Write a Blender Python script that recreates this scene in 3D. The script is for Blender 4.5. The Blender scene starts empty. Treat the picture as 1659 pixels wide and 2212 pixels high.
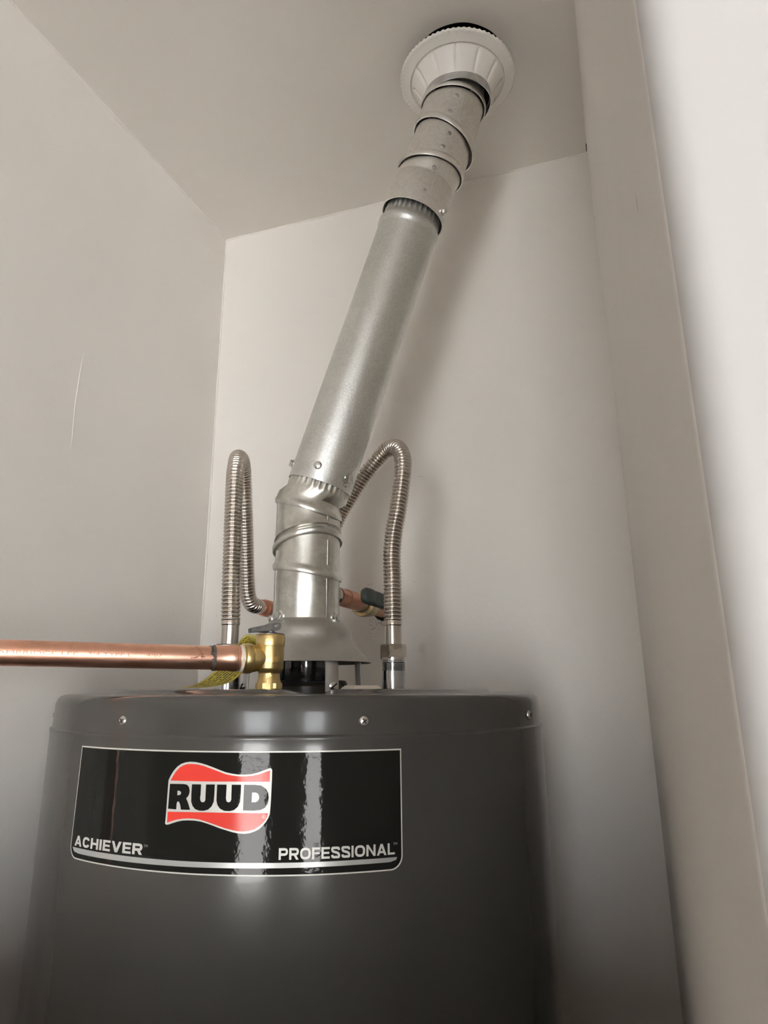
import bpy, bmesh, math, random
from mathutils import Vector, Matrix, noise

random.seed(4)
PI = math.pi
S = bpy.context.scene
COL = S.collection

# ------------------------------------------------------------------ camera
cd = bpy.data.cameras.new('camera')
cam = bpy.data.objects.new('camera', cd)
COL.objects.link(cam)
S.camera = cam
cd.sensor_fit = 'VERTICAL'
cd.sensor_height = 24.0
cd.lens = 1509.6 * 24.0 / 2212.0
cd.shift_x = (829.5 - 801.93) / 2212.0
cd.shift_y = (1044.24 - 1106.0) / 2212.0
cd.clip_start = 0.02
pitch, yaw, roll = 0.28673, 0.34337, -0.00378
fw = Vector((-math.sin(yaw) * math.cos(pitch), math.cos(yaw) * math.cos(pitch), math.sin(pitch)))
rt = Vector((math.cos(yaw), math.sin(yaw), 0))
up = rt.cross(fw)
r2 = math.cos(roll) * rt + math.sin(roll) * up
u2 = -math.sin(roll) * rt + math.cos(roll) * up
m = Matrix.Identity(4)
for i in range(3):
    m[i][0] = r2[i]; m[i][1] = u2[i]; m[i][2] = -fw[i]
m[0][3], m[1][3], m[2][3] = 0, 0, 1.5
cam.matrix_world = m

# ------------------------------------------------------------------ daylight, exposure
w = bpy.data.worlds.new('daylight')
S.world = w
w.use_nodes = True
bg = w.node_tree.nodes['Background']
bg.inputs[0].default_value = (0.93, 0.96, 1.0, 1)
bg.inputs[1].default_value = 11.0
S.view_settings.view_transform = 'Standard'
S.view_settings.look = 'None'
S.view_settings.exposure = 0.47
S.view_settings.gamma = 1.0
S.view_settings.use_curve_mapping = False
S.cycles.max_bounces = 14
S.cycles.diffuse_bounces = 10
S.cycles.glossy_bounces = 6
S.cycles.sample_clamp_indirect = 8.0

sl = bpy.data.lights.new('sun', 'SUN')
sl.energy = 105.0; sl.angle = math.radians(0.53); sl.color = (1.0, 0.98, 0.95)
sun = bpy.data.objects.new('sun', sl); COL.objects.link(sun)
sun.rotation_euler = Vector((0.10, -0.55, -0.90)).to_track_quat('-Z', 'Y').to_euler()   # from behind the house, onto the patio

# the two glazed doors of the room behind the camera: (x0, x1) in the far wall
FAR = -3.7
DOORS = [(-0.32, 0.66), (1.75, 3.95)]
DOOR_TOP = 2.05
for a, b in DOORS:                       # portals guide the daylight sampling, they emit nothing
    ld = bpy.data.lights.new('window_portal', 'AREA')
    ld.shape = 'RECTANGLE'; ld.size = b - a; ld.size_y = DOOR_TOP - 0.05
    ld.cycles.is_portal = True
    lo = bpy.data.objects.new('window_portal', ld)
    COL.objects.link(lo)
    lo.location = ((a + b) / 2, FAR - 0.06, (DOOR_TOP + 0.05) / 2)
    lo.rotation_euler = (PI / 2, 0, PI)

# ------------------------------------------------------------------ materials
def nodes(name):
    mt = bpy.data.materials.new(name)
    mt.use_nodes = True
    nt = mt.node_tree
    return mt, nt, nt.nodes['Principled BSDF']

def tex_noise(nt, scale, detail=3.0, rough=0.55, stretch=None, coord='Object'):
    tc = nt.nodes.new('ShaderNodeTexCoord')
    n = nt.nodes.new('ShaderNodeTexNoise')
    n.inputs['Scale'].default_value = scale
    n.inputs['Detail'].default_value = detail
    n.inputs['Roughness'].default_value = rough
    if stretch:
        mp = nt.nodes.new('ShaderNodeMapping')
        mp.inputs['Scale'].default_value = stretch
        nt.links.new(tc.outputs[coord], mp.inputs[0])
        nt.links.new(mp.outputs[0], n.inputs['Vector'])
    else:
        nt.links.new(tc.outputs[coord], n.inputs['Vector'])
    return n

def ramp(nt, src, stops):
    r = nt.nodes.new('ShaderNodeValToRGB')
    while len(r.color_ramp.elements) < len(stops):
        r.color_ramp.elements.new(0.5)
    for e, (p, c) in zip(r.color_ramp.elements, stops):
        e.position = p
        e.color = (c[0], c[1], c[2], 1) if hasattr(c, '__len__') else (c, c, c, 1)
    nt.links.new(src, r.inputs[0])
    return r

def bump(nt, b, src, strength, dist):
    bn = nt.nodes.new('ShaderNodeBump')
    bn.inputs['Strength'].default_value = strength
    bn.inputs['Distance'].default_value = dist
    nt.links.new(src, bn.inputs['Height'])
    old = b.inputs['Normal'].links
    if old:
        nt.links.new(old[0].from_socket, bn.inputs['Normal'])
    nt.links.new(bn.outputs[0], b.inputs['Normal'])

def simple(name, col, rough=0.5, metal=0.0, spec=0.5, nscale=0, lo=None, bmp=0.0, bdist=0.0005, bscale=200, detail=4, rr=None, stretch=None, coat=0.0):
    mt, nt, b = nodes(name)
    b.inputs['Base Color'].default_value = (*col, 1)
    b.inputs['Roughness'].default_value = rough
    b.inputs['Metallic'].default_value = metal
    b.inputs['Specular IOR Level'].default_value = spec
    b.inputs['Coat Weight'].default_value = coat
    b.inputs['Coat Roughness'].default_value = 0.03
    if nscale:
        n = tex_noise(nt, nscale, detail, stretch=stretch)
        r = ramp(nt, n.outputs[0], [(0.34, lo), (0.64, col)])
        nt.links.new(r.outputs[0], b.inputs['Base Color'])
        if rr:
            q = ramp(nt, n.outputs[0], [(0.3, rr[0]), (0.7, rr[1])])
            nt.links.new(q.outputs[0], b.inputs['Roughness'])
    if bmp:
        bump(nt, b, tex_noise(nt, bscale, 3).outputs[0], bmp, bdist)
    return mt

M = {}
M['wall'] = simple('wall_paint', (0.77, 0.741, 0.70), 0.55, spec=0.35, nscale=5, lo=(0.752, 0.722, 0.681), bmp=0.35, bdist=0.0006, bscale=160)
M['ceiling'] = simple('ceiling_paint', (0.80, 0.77, 0.725), 0.7, spec=0.25, nscale=4, lo=(0.78, 0.75, 0.705), bmp=0.4, bdist=0.0006, bscale=120)
M['room'] = simple('room_paint_dimmed', (0.50, 0.487, 0.475), 0.7, spec=0.2, nscale=2, lo=(0.485, 0.472, 0.46))  # colour darkened to offset strong daylight on the opening's front face
M['floor'] = simple('floor_boards', (0.24, 0.19, 0.14), 0.4, nscale=6, lo=(0.17, 0.13, 0.09), stretch=(1, 8, 1))
M['ground'] = simple('patio', (0.55, 0.545, 0.54), 0.9, nscale=2, lo=(0.48, 0.475, 0.47))
M['white'] = simple('white_enamel', (0.80, 0.775, 0.735), 0.42, nscale=20, lo=(0.77, 0.745, 0.705), bmp=0.2, bdist=0.0004, bscale=60)
M['plastic'] = simple('pale_plastic', (0.62, 0.57, 0.50), 0.5)
M['dark'] = simple('hollow_shade', (0.018, 0.016, 0.014), 0.9)  # near black, the shade inside hollows put into the colour
M['mark'] = simple('grime', (0.40, 0.34, 0.27), 0.9, nscale=300, lo=(0.24, 0.19, 0.14))
M['tank'] = simple('grey_enamel', (0.054, 0.051, 0.047), 0.20, nscale=9, lo=(0.049, 0.0465, 0.043), bmp=0.12, bdist=0.0003, bscale=260, spec=0.32, coat=0.13)
M['tank'].node_tree.nodes['Principled BSDF'].inputs['Coat Roughness'].default_value = 0.05
M['label'] = simple('label_black', (0.010, 0.010, 0.009), 0.06, spec=0.13, bmp=0.22, bdist=0.0008, bscale=90)
M['silver'] = simple('label_silver', (0.58, 0.57, 0.53), 0.32, metal=0.15, spec=0.2, bmp=0.10, bdist=0.0008, bscale=70)
M['silver_grey'] = simple('label_grey', (0.42, 0.42, 0.41), 0.25, metal=0.3, bmp=0.10, bdist=0.0008, bscale=70)
M['red'] = simple('label_red', (0.60, 0.05, 0.037), 0.14, spec=0.2, bmp=0.10, bdist=0.0008, bscale=70)
M['zinc'] = simple('zinc_screw', (0.74, 0.74, 0.73), 0.22, metal=1)
M['nickel'] = simple('nickel_nut', (0.50, 0.46, 0.40), 0.22, metal=1, nscale=60, lo=(0.36, 0.32, 0.27), rr=(0.18, 0.34))
M['nipple'] = simple('galvanised_nipple', (0.66, 0.68, 0.69), 0.18, metal=1, nscale=80, lo=(0.52, 0.54, 0.56))
M['stainless'] = simple('stainless_hose', (0.68, 0.63, 0.575), 0.24, metal=1, nscale=40, lo=(0.60, 0.555, 0.50))
M['hood'] = simple('aluminised_hood', (0.52, 0.515, 0.49), 0.42, metal=1, nscale=35, lo=(0.44, 0.43, 0.41), bmp=0.35, bdist=0.0004, bscale=900, rr=(0.38, 0.5))
M['black'] = simple('black_enamel', (0.008, 0.009, 0.012), 0.10, coat=0.5, bmp=0.2, bdist=0.0005, bscale=150)
M['flange'] = simple('brown_black_flange', (0.035, 0.029, 0.024), 0.38)
M['lever'] = simple('zinc_lever', (0.42, 0.43, 0.43), 0.38, metal=1, nscale=120, lo=(0.30, 0.31, 0.31))
M['handle'] = simple('dark_green_vinyl', (0.035, 0.043, 0.038), 0.5, bmp=0.2, bdist=0.0004, bscale=400)
M['emboss'] = simple('worn_emboss', (0.065, 0.068, 0.05), 0.6)
M['solder'] = simple('solder', (0.62, 0.58, 0.53), 0.35, metal=0.8, nscale=200, lo=(0.35, 0.32, 0.28))
M['tape'] = simple('thread_tape', (0.66, 0.63, 0.57), 0.7, bmp=0.5, bdist=0.0006, bscale=500)
M['ink'] = simple('faded_ink', (0.42, 0.21, 0.15), 0.5, metal=0.7)
M['flux'] = simple('flux_stain', (0.085, 0.065, 0.05), 0.6, nscale=250, lo=(0.03, 0.025, 0.02))
M['flux_brown'] = simple('flux_brown', (0.20, 0.085, 0.045), 0.55)
M['dullbrass'] = simple('dull_brass', (0.47, 0.37, 0.20), 0.36, metal=1, nscale=60, lo=(0.33, 0.25, 0.14), bmp=0.2, bdist=0.0004, bscale=300)
M['brass'] = simple('cast_brass', (0.78, 0.60, 0.28), 0.34, metal=1, nscale=70, lo=(0.64, 0.48, 0.21), bmp=0.35, bdist=0.00035, bscale=700, rr=(0.28, 0.42))

def copper():
    mt, nt, b = nodes('copper')
    b.inputs['Metallic'].default_value = 1
    n = tex_noise(nt, 9, 6, 0.65, stretch=(1, 1, 1))
    r = ramp(nt, n.outputs[0], [(0.36, (0.52, 0.30, 0.185)), (0.50, (0.80, 0.44, 0.32)), (0.62, (0.90, 0.54, 0.40))])
    nt.links.new(r.outputs[0], b.inputs['Base Color'])
    q = ramp(nt, n.outputs[0], [(0.3, 0.42), (0.65, 0.28)])
    nt.links.new(q.outputs[0], b.inputs['Roughness'])
    bump(nt, b, tex_noise(nt, 300, 2).outputs[0], 0.12, 0.0003)
    return mt
M['copper'] = copper()
M['oldcopper'] = simple('aged_copper', (0.60, 0.31, 0.215), 0.36, metal=1, nscale=40, lo=(0.42, 0.19, 0.12), rr=(0.3, 0.5))

def galv(name, base, lo, rough, spangle, stain=0.0, bmp=0.25, low=0.10, lowd=0.0012, mixf=0.65):
    mt, nt, b = nodes(name)
    b.inputs['Metallic'].default_value = 1
    tc = nt.nodes.new('ShaderNodeTexCoord')
    v = nt.nodes.new('ShaderNodeTexVoronoi')
    v.inputs['Scale'].default_value = spangle
    v.inputs['Randomness'].default_value = 1
    nt.links.new(tc.outputs['Object'], v.inputs['Vector'])
    sep = nt.nodes.new('ShaderNodeSeparateColor')
    nt.links.new(v.outputs['Color'], sep.inputs[0])
    n = tex_noise(nt, 26, 7, 0.7)
    mx = nt.nodes.new('ShaderNodeMix'); mx.data_type = 'FLOAT'
    mx.inputs[0].default_value = mixf
    nt.links.new(sep.outputs[0], mx.inputs[2]); nt.links.new(n.outputs[0], mx.inputs[3])
    r = ramp(nt, mx.outputs[0], [(0.28, lo), (0.62, base)])
    nt.links.new(r.outputs[0], b.inputs['Base Color'])
    q = ramp(nt, mx.outputs[0], [(0.25, rough[1]), (0.7, rough[0])])
    nt.links.new(q.outputs[0], b.inputs['Roughness'])
    bump(nt, b, tex_noise(nt, 420, 3).outputs[0], bmp, 0.0003)
    bump(nt, b, tex_noise(nt, 17, 1).outputs[0], low, lowd)
    return mt
M['elbow'] = galv('galvanised_elbow', (0.74, 0.735, 0.69), (0.50, 0.495, 0.45), (0.27, 0.36), 160, bmp=0.03, low=0.25, lowd=0.0005, mixf=0.86)
M['elbow_dull'] = galv('dull_galvanised_elbow', (0.88, 0.865, 0.83), (0.80, 0.785, 0.75), (0.36, 0.46), 300, bmp=0.2)
M['pipe'] = galv('galvanised_pipe', (0.75, 0.755, 0.735), (0.60, 0.605, 0.585), (0.36, 0.46), 900, bmp=0.6)
M['band'] = simple('zinc_band', (0.72, 0.725, 0.73), 0.33, metal=1, nscale=50, lo=(0.50, 0.50, 0.50))

def tagmat():
    # printed lines of small type on yellow film: flat print only
    mt, nt, b = nodes('yellow_tag_print')
    b.inputs['Roughness'].default_value = 0.35
    uv = nt.nodes.new('ShaderNodeUVMap'); uv.uv_map = 'UVMap'
    sp = nt.nodes.new('ShaderNodeSeparateXYZ')
    nt.links.new(uv.outputs[0], sp.inputs[0])
    def math_(op, a, bv=None, c=None):
        n = nt.nodes.new('ShaderNodeMath'); n.operation = op
        for i, s in enumerate((a, bv, c)):
            if s is None: continue
            if isinstance(s, (int, float)): n.inputs[i].default_value = s
            else: nt.links.new(s, n.inputs[i])
        return n.outputs[0]
    u, v = sp.outputs[0], sp.outputs[1]
    row = math_('FRACT', math_('MULTIPLY', v, 10.0))
    line = math_('LESS_THAN', math_('ABSOLUTE', math_('SUBTRACT', row, 0.5)), 0.23)
    rid = math_('FLOOR', math_('MULTIPLY', v, 10.0))
    cb = nt.nodes.new('ShaderNodeCombineXYZ')
    nt.links.new(math_('MULTIPLY', u, 60.0), cb.inputs[0]); nt.links.new(math_('MULTIPLY', rid, 7.3), cb.inputs[1])
    n = nt.nodes.new('ShaderNodeTexNoise'); n.inputs['Scale'].default_value = 1.0; n.inputs['Detail'].default_value = 0
    nt.links.new(cb.outputs[0], n.inputs['Vector'])
    word = math_('GREATER_THAN', n.outputs[0], 0.42)
    edge = math_('MULTIPLY', math_('GREATER_THAN', v, 0.08), math_('LESS_THAN', v, 0.92))
    ink = math_('MULTIPLY', math_('MULTIPLY', line, word), edge)
    mx = nt.nodes.new('ShaderNodeMix'); mx.data_type = 'RGBA'
    nt.links.new(ink, mx.inputs[0])
    mx.inputs[6].default_value = (0.36, 0.295, 0.035, 1)
    mx.inputs[7].default_value = (0.035, 0.03, 0.012, 1)
    nt.links.new(mx.outputs[2], b.inputs['Base Color'])
    return mt
M['tag'] = tagmat()

# ------------------------------------------------------------------ helpers
def link(name, mesh, mat, parent=None, loc=None):
    o = bpy.data.objects.new(name, mesh)
    COL.objects.link(o)
    if mat is not None:
        mesh.materials.clear(); mesh.materials.append(M[mat])
    if parent: o.parent = parent
    if loc: o.location = loc
    return o

def obj(name, bm, mat, parent=None, smooth=True, angle=38, origin=None):
    """one bmesh in world space -> one object; its origin is set to `origin` or the parent's place"""
    bmesh.ops.recalc_face_normals(bm, faces=bm.faces)
    me = bpy.data.meshes.new(name)
    off = Vector(origin) if origin is not None else (parent_world(parent) if parent else Vector((0, 0, 0)))
    bmesh.ops.translate(bm, verts=bm.verts, vec=-off)
    if smooth:
        for f in bm.faces: f.smooth = True
        for e in bm.edges:
            if len(e.link_faces) == 2 and e.calc_face_angle(0) > math.radians(angle): e.smooth = False
    bm.to_mesh(me); bm.free()
    o = link(name, me, mat, parent)
    o.location = off - (parent_world(parent) if parent else Vector((0, 0, 0)))
    return o

def parent_world(p):
    v = Vector((0, 0, 0))
    while p is not None:
        v += Vector(p.location); p = p.parent
    return v

def thing(name, label, cat, loc, group=None):
    o = bpy.data.objects.new(name, None)
    COL.objects.link(o)
    o.location = loc; o.empty_display_size = 0.03
    o['label'] = label; o['category'] = cat
    if group: o['group'] = group
    return o

def struct(o):
    o['kind'] = 'structure'
    return o

def box(bm, lo, hi):
    r = bmesh.ops.create_cube(bm, size=1)
    for v in r['verts']:
        for i in range(3):
            v.co[i] = lo[i] + (v.co[i] + 0.5) * (hi[i] - lo[i])
    return r['verts']

def bxo(name, lo, hi, mat, parent=None, bev=0.0):
    bm = bmesh.new(); box(bm, lo, hi)
    if bev: bmesh.ops.bevel(bm, geom=bm.edges[:], offset=bev, segments=2, affect='EDGES')
    return obj(name, bm, mat, parent)

def frame_of(d):
    d = Vector(d).normalized()
    a = Vector((0, 0, 1)) if abs(d.z) < 0.9 else Vector((1, 0, 0))
    e1 = d.cross(a).normalized()
    return d, e1, d.cross(e1).normalized()

def skin(bm, rings, closed_ends=(False, False)):
    vs = [[bm.verts.new(p) for p in ring] for ring in rings]
    n = len(vs[0])
    for a, b in zip(vs, vs[1:]):
        for i in range(n):
            bm.faces.new((a[i], a[(i + 1) % n], b[(i + 1) % n], b[i]))
    if closed_ends[0]: bm.faces.new(vs[0][::-1])
    if closed_ends[1]: bm.faces.new(vs[-1])
    return vs

def lathe(bm, base, axis, prof, n=48, caps=(False, False), rfun=None):
    """prof: (radius, height along axis)"""
    d, e1, e2 = frame_of(axis)
    base = Vector(base); rings = []
    for r, h in prof:
        ring = []
        for i in range(n):
            t = 2 * PI * i / n
            rr, hh = (r, h) if rfun is None else rfun(r, h, t)
            ring.append(base + d * hh + (e1 * math.cos(t) + e2 * math.sin(t)) * rr)
        rings.append(ring)
    skin(bm, rings, caps)

def tube(bm, pts, rad, n=16, caps=(True, True)):
    """sweep with parallel transport; rad a number or a list"""
    pts = [Vector(p) for p in pts]
    k = len(pts)
    tang = [(pts[min(i + 1, k - 1)] - pts[max(i - 1, 0)]).normalized() for i in range(k)]
    d, e1, e2 = frame_of(tang[0]); rings = []
    for i in range(k):
        e1 = (e1 - tang[i] * e1.dot(tang[i])).normalized()
        e2 = tang[i].cross(e1)
        r = rad[i] if hasattr(rad, '__len__') else rad
        rings.append([pts[i] + (e1 * math.cos(2 * PI * j / n) + e2 * math.sin(2 * PI * j / n)) * r for j in range(n)])
    skin(bm, rings, caps)

def catmull(P, per=12):
    P = [Vector(p) for p in P]
    P = [P[0] * 2 - P[1]] + P + [P[-1] * 2 - P[-2]]
    out = []
    for i in range(1, len(P) - 2):
        a, b, c, d = P[i - 1], P[i], P[i + 1], P[i + 2]
        for j in range(per):
            t = j / per
            out.append(0.5 * ((2 * b) + (-a + c) * t + (2 * a - 5 * b + 4 * c - d) * t * t + (-a + 3 * b - 3 * c + d) * t ** 3))
    out.append(P[-2])
    return out

def resample(pts, step):
    out = [pts[0]]; acc = 0.0; need = step
    for a, b in zip(pts, pts[1:]):
        L = (b - a).length
        while acc + L >= need:
            out.append(a + (b - a) * ((need - acc) / L)); need += step
        acc += L
    return out

def nut(bm, base, axis, r, h, n=6, ch=0.12):
    lathe(bm, base, axis, [(r * (1 - ch), 0), (r, h * 0.1), (r, h * 0.9), (r * (1 - ch), h)], n, (True, True))

def hex_screw(name, pos, out, parent, r=0.0042, mat='zinc'):
    bm = bmesh.new()
    lathe(bm, pos, out, [(r * 1.45, -0.0006), (r * 1.5, 0.0006), (r * 1.1, 0.0012)], 20, (True, True))
    nut(bm, Vector(pos) + Vector(out).normalized() * 0.0010, out, r, r * 0.9)
    return obj(name, bm, mat, parent, angle=25)

def pan_screw(name, pos, out, parent, r=0.0040):
    bm = bmesh.new()
    lathe(bm, pos, out, [(r, -0.0004), (r * 1.0, 0.0006), (r * 0.93, 0.0014), (r * 0.72, 0.0021), (r * 0.36, 0.0025), (0.00005, 0.0026)], 28, (True, True))
    o = obj(name, bm, 'zinc', parent, angle=60)
    d, e1, e2 = frame_of(out)
    bm = bmesh.new()
    for k in range(2):
        a = e1 * math.cos(0.6 + k * PI / 2) + e2 * math.sin(0.6 + k * PI / 2)
        b = d.cross(a)
        vs = []
        for s in (-1, 1):
            for q in (-1, 1):
                for z in (0.0019, 0.00275):
                    vs.append(Vector(pos) + a * s * r * 0.52 + b * q * r * 0.11 + d * z)
        bv = [bm.verts.new(v) for v in vs]
        bmesh.ops.convex_hull(bm, input=bv)
    return o, obj('cross_recess_shade', bm, 'dark', o)  # dark bars standing proud, the recess's shade put into their colour

def wrap_curves(name, splines, mat, parent, lift, T, R, a0, zoff, text=None):
    """flat print bent round the jacket; splines in mm (arc, height)"""
    cu = bpy.data.curves.new(name, 'CURVE')
    cu.dimensions = '2D'; cu.fill_mode = 'BOTH'
    for sp in splines:
        s = cu.splines.new('POLY'); s.points.add(len(sp) - 1)
        for p, (x, y) in zip(s.points, sp): p.co = (x, y, 0, 1)
        s.use_cyclic_u = True
    o = bpy.data.objects.new(name, cu); COL.objects.link(o)
    me = o.to_mesh(); bm = bmesh.new(); bm.from_mesh(me)
    o.to_mesh_clear(); bpy.data.objects.remove(o); bpy.data.curves.remove(cu)
    return bend(name, bm, mat, parent, lift, T, R, a0, zoff)

def bend(name, bm, mat, parent, lift, T, R, a0, zoff):
    bmesh.ops.remove_doubles(bm, verts=bm.verts, dist=1e-4)
    x0 = min(v.co.x for v in bm.verts); x1 = max(v.co.x for v in bm.verts)
    step = 3.0
    x = math.floor(x0 / step) * step + step
    while x < x1:
        g = bm.verts[:] + bm.edges[:] + bm.faces[:]
        bmesh.ops.bisect_plane(bm, geom=g, dist=1e-5, plane_co=(x, 0, 0), plane_no=(1, 0, 0))
        x += step
    y0 = min(v.co.y for v in bm.verts); y1 = max(v.co.y for v in bm.verts)
    y = math.floor(y0 / 6.0) * 6.0 + 6.0
    while y < y1 and y1 - y0 > 12:
        g = bm.verts[:] + bm.edges[:] + bm.faces[:]
        bmesh.ops.bisect_plane(bm, geom=g, dist=1e-5, plane_co=(0, y, 0), plane_no=(0, 1, 0))
        y += 6.0
    bmesh.ops.triangulate(bm, faces=bm.faces)
    for v in bm.verts:
        th = a0 + (v.co.x / 1000.0) / R
        rr = jacket_r(th, zoff + v.co.y / 1000.0) + lift
        v.co = Vector((T[0] + rr * math.cos(th), T[1] + rr * math.sin(th), zoff + v.co.y / 1000.0))
    # face outwards
    me = bpy.data.meshes.new(name)
    off = parent_world(parent)
    for f in bm.faces:
        f.normal_update()
        c = f.calc_center_median()
        if f.normal.dot(Vector((c.x - T[0], c.y - T[1], 0))) < 0: f.normal_flip()
        f.smooth = True
    bmesh.ops.translate(bm, verts=bm.verts, vec=-off)
    bm.to_mesh(me); bm.free()
    return link(name, me, mat, parent)

def text_bm(body, bold=0.02):
    cu = bpy.data.curves.new('t', 'FONT'); cu.body = body; cu.offset = bold; cu.resolution_u = 3
    o = bpy.data.objects.new('t', cu); COL.objects.link(o)
    me = o.to_mesh(); bm = bmesh.new(); bm.from_mesh(me)
    o.to_mesh_clear(); bpy.data.objects.remove(o); bpy.data.curves.remove(cu)
    return bm

def fit_text(body, x0, x1, y0, y1, bold=0.02, skew=0.0):
    bm = text_bm(body, bold)
    xs = [v.co.x for v in bm.verts]; ys = [v.co.y for v in bm.verts]
    ax, bx_, ay, by = min(xs), max(xs), min(ys), max(ys)
    for v in bm.verts:
        u = (v.co.x - ax) / (bx_ - ax); q = (v.co.y - ay) / (by - ay)
        v.co = Vector((x0 + u * (x1 - x0), y0 + q * (y1 - y0) + skew * u, 0))
    return bm

# block lettering drawn with strokes
LW = dict(A=.98, C=.90, H=.90, I=.20, E=.80, V=.98, R=.90, P=.86, O=1.0, F=.76, S=.86, N=.92, L=.74)
def letter_strokes(ch, t):
    w, h = LW[ch], t / 2
    if ch == 'I': w = t
    q = []; st = []
    rc = lambda x0, y0, x1, y1: q.append([(x0, y0), (x1, y0), (x1, y1), (x0, y1)])
    if ch in 'EFHLNPRI': rc(0, 0, t, 1)
    if ch in 'EF': rc(t, 1 - t * .9, w, 1); rc(t, .5 - t * .42, w * .93, .5 + t * .42)
    if ch in 'EL': rc(t, 0, w, t * .9)
    if ch in 'HN': rc(w - t, 0, w, 1)
    if ch == 'H': rc(t, .5 - t * .45, w - t, .5 + t * .45)
    if ch == 'N': q.append([(t, 1), (0, 1), (w - t, 0), (w, 0)])
    if ch == 'A': q += [[(0, 0), (t * 1.08, 0), (w / 2 + t * .55, 1), (w / 2 - t * .55, 1)], [(w - t * 1.08, 0), (w, 0), (w / 2 + t * .55, 1), (w / 2 - t * .55, 1)], [(w * .2, .19), (w * .8, .19), (w * .72, .19 + t * .85), (w * .28, .19 + t * .85)]]
    if ch == 'V': q += [[(0, 1), (t * 1.08, 1), (w / 2 + t * .55, 0), (w / 2 - t * .55, 0)], [(w - t * 1.08, 1), (w, 1), (w / 2 + t * .55, 0), (w / 2 - t * .55, 0)]]
    if ch in 'PR': st.append([(t * .5, 1 - h), (w * .66, 1 - h), (w - h - .05, 1 - h - .03), (w - h, 1 - h - .14), (w - h, .62), (w - h - .05, .49), (w * .66, .45), (t * .5, .45)])
    if ch == 'R': q.append([(w * .42, .45), (w * .42 + t * 1.1, .45), (w, 0), (w - t * 1.15, 0)])
    if ch == 'O': st.append([(w / 2 + (w / 2 - h) * math.copysign(abs(math.cos(a)) ** .75, math.cos(a)), .5 + (.5 - h) * math.copysign(abs(math.sin(a)) ** .75, math.sin(a))) for a in [2 * PI * i / 32 for i in range(33)]])
    if ch == 'C': st.append([(w / 2 + (w / 2 - h) * math.copysign(abs(math.cos(a)) ** .75, math.cos(a)), .5 + (.5 - h) * math.copysign(abs(math.sin(a)) ** .75, math.sin(a))) for a in [0.42 + (2 * PI - 0.84) * i / 28 for i in range(29)]])
    if ch == 'S': st.append([tuple(p)[:2] for p in catmull([Vector((x, y, 0)) for x, y in [(w - h, .70), (w - h - .04, .86), (w * .62, 1 - h), (w * .38, 1 - h), (h + .03, .89), (h, .74), (h + .08, .60), (w * .5, .52), (w - h - .08, .42), (w - h, .26), (w - h - .03, .11), (w * .62, h), (w * .38, h), (h + .04, .14), (h, .30)]], 4)])
    return w, q, st

def block_text(body, x0, x1, y0, y1, t=0.21, gap=0.14, skew=0.0, tx=None):
    bm = bmesh.new(); x = 0.0; polys = []
    for ch in body:
        w, q, st = letter_strokes(ch, t)
        for p in q: polys.append([(x + a, b) for a, b in p])
        for ln in st:
            k = len(ln); nn = []
            for i in range(k):
                a, b = ln[max(i - 1, 0)], ln[min(i + 1, k - 1)]
                if (ln[0][0] - ln[-1][0]) ** 2 + (ln[0][1] - ln[-1][1]) ** 2 < 1e-9 and i in (0, k - 1): a, b = ln[-2], ln[1]
                dx, dy = b[0] - a[0], b[1] - a[1]; L = math.hypot(dx, dy) or 1
                nn.append((-dy / L * t / 2, dx / L * t / 2))
            for i in range(k - 1):
                (ax, ay), (bx_, by), (c, d), (e, f) = ln[i], ln[i + 1], nn[i], nn[i + 1]
                polys.append([(x + ax + c, ay + d), (x + ax - c, ay - d), (x + bx_ - e, by - f), (x + bx_ + e, by + f)])
        x += w + gap
    W_ = x - gap
    for p in polys:
        bm.faces.new([bm.verts.new((x0 + a / W_ * (x1 - x0), y0 + b * (y1 - y0) + skew * a / W_, 0)) for a, b in p])
    return bm

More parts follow.
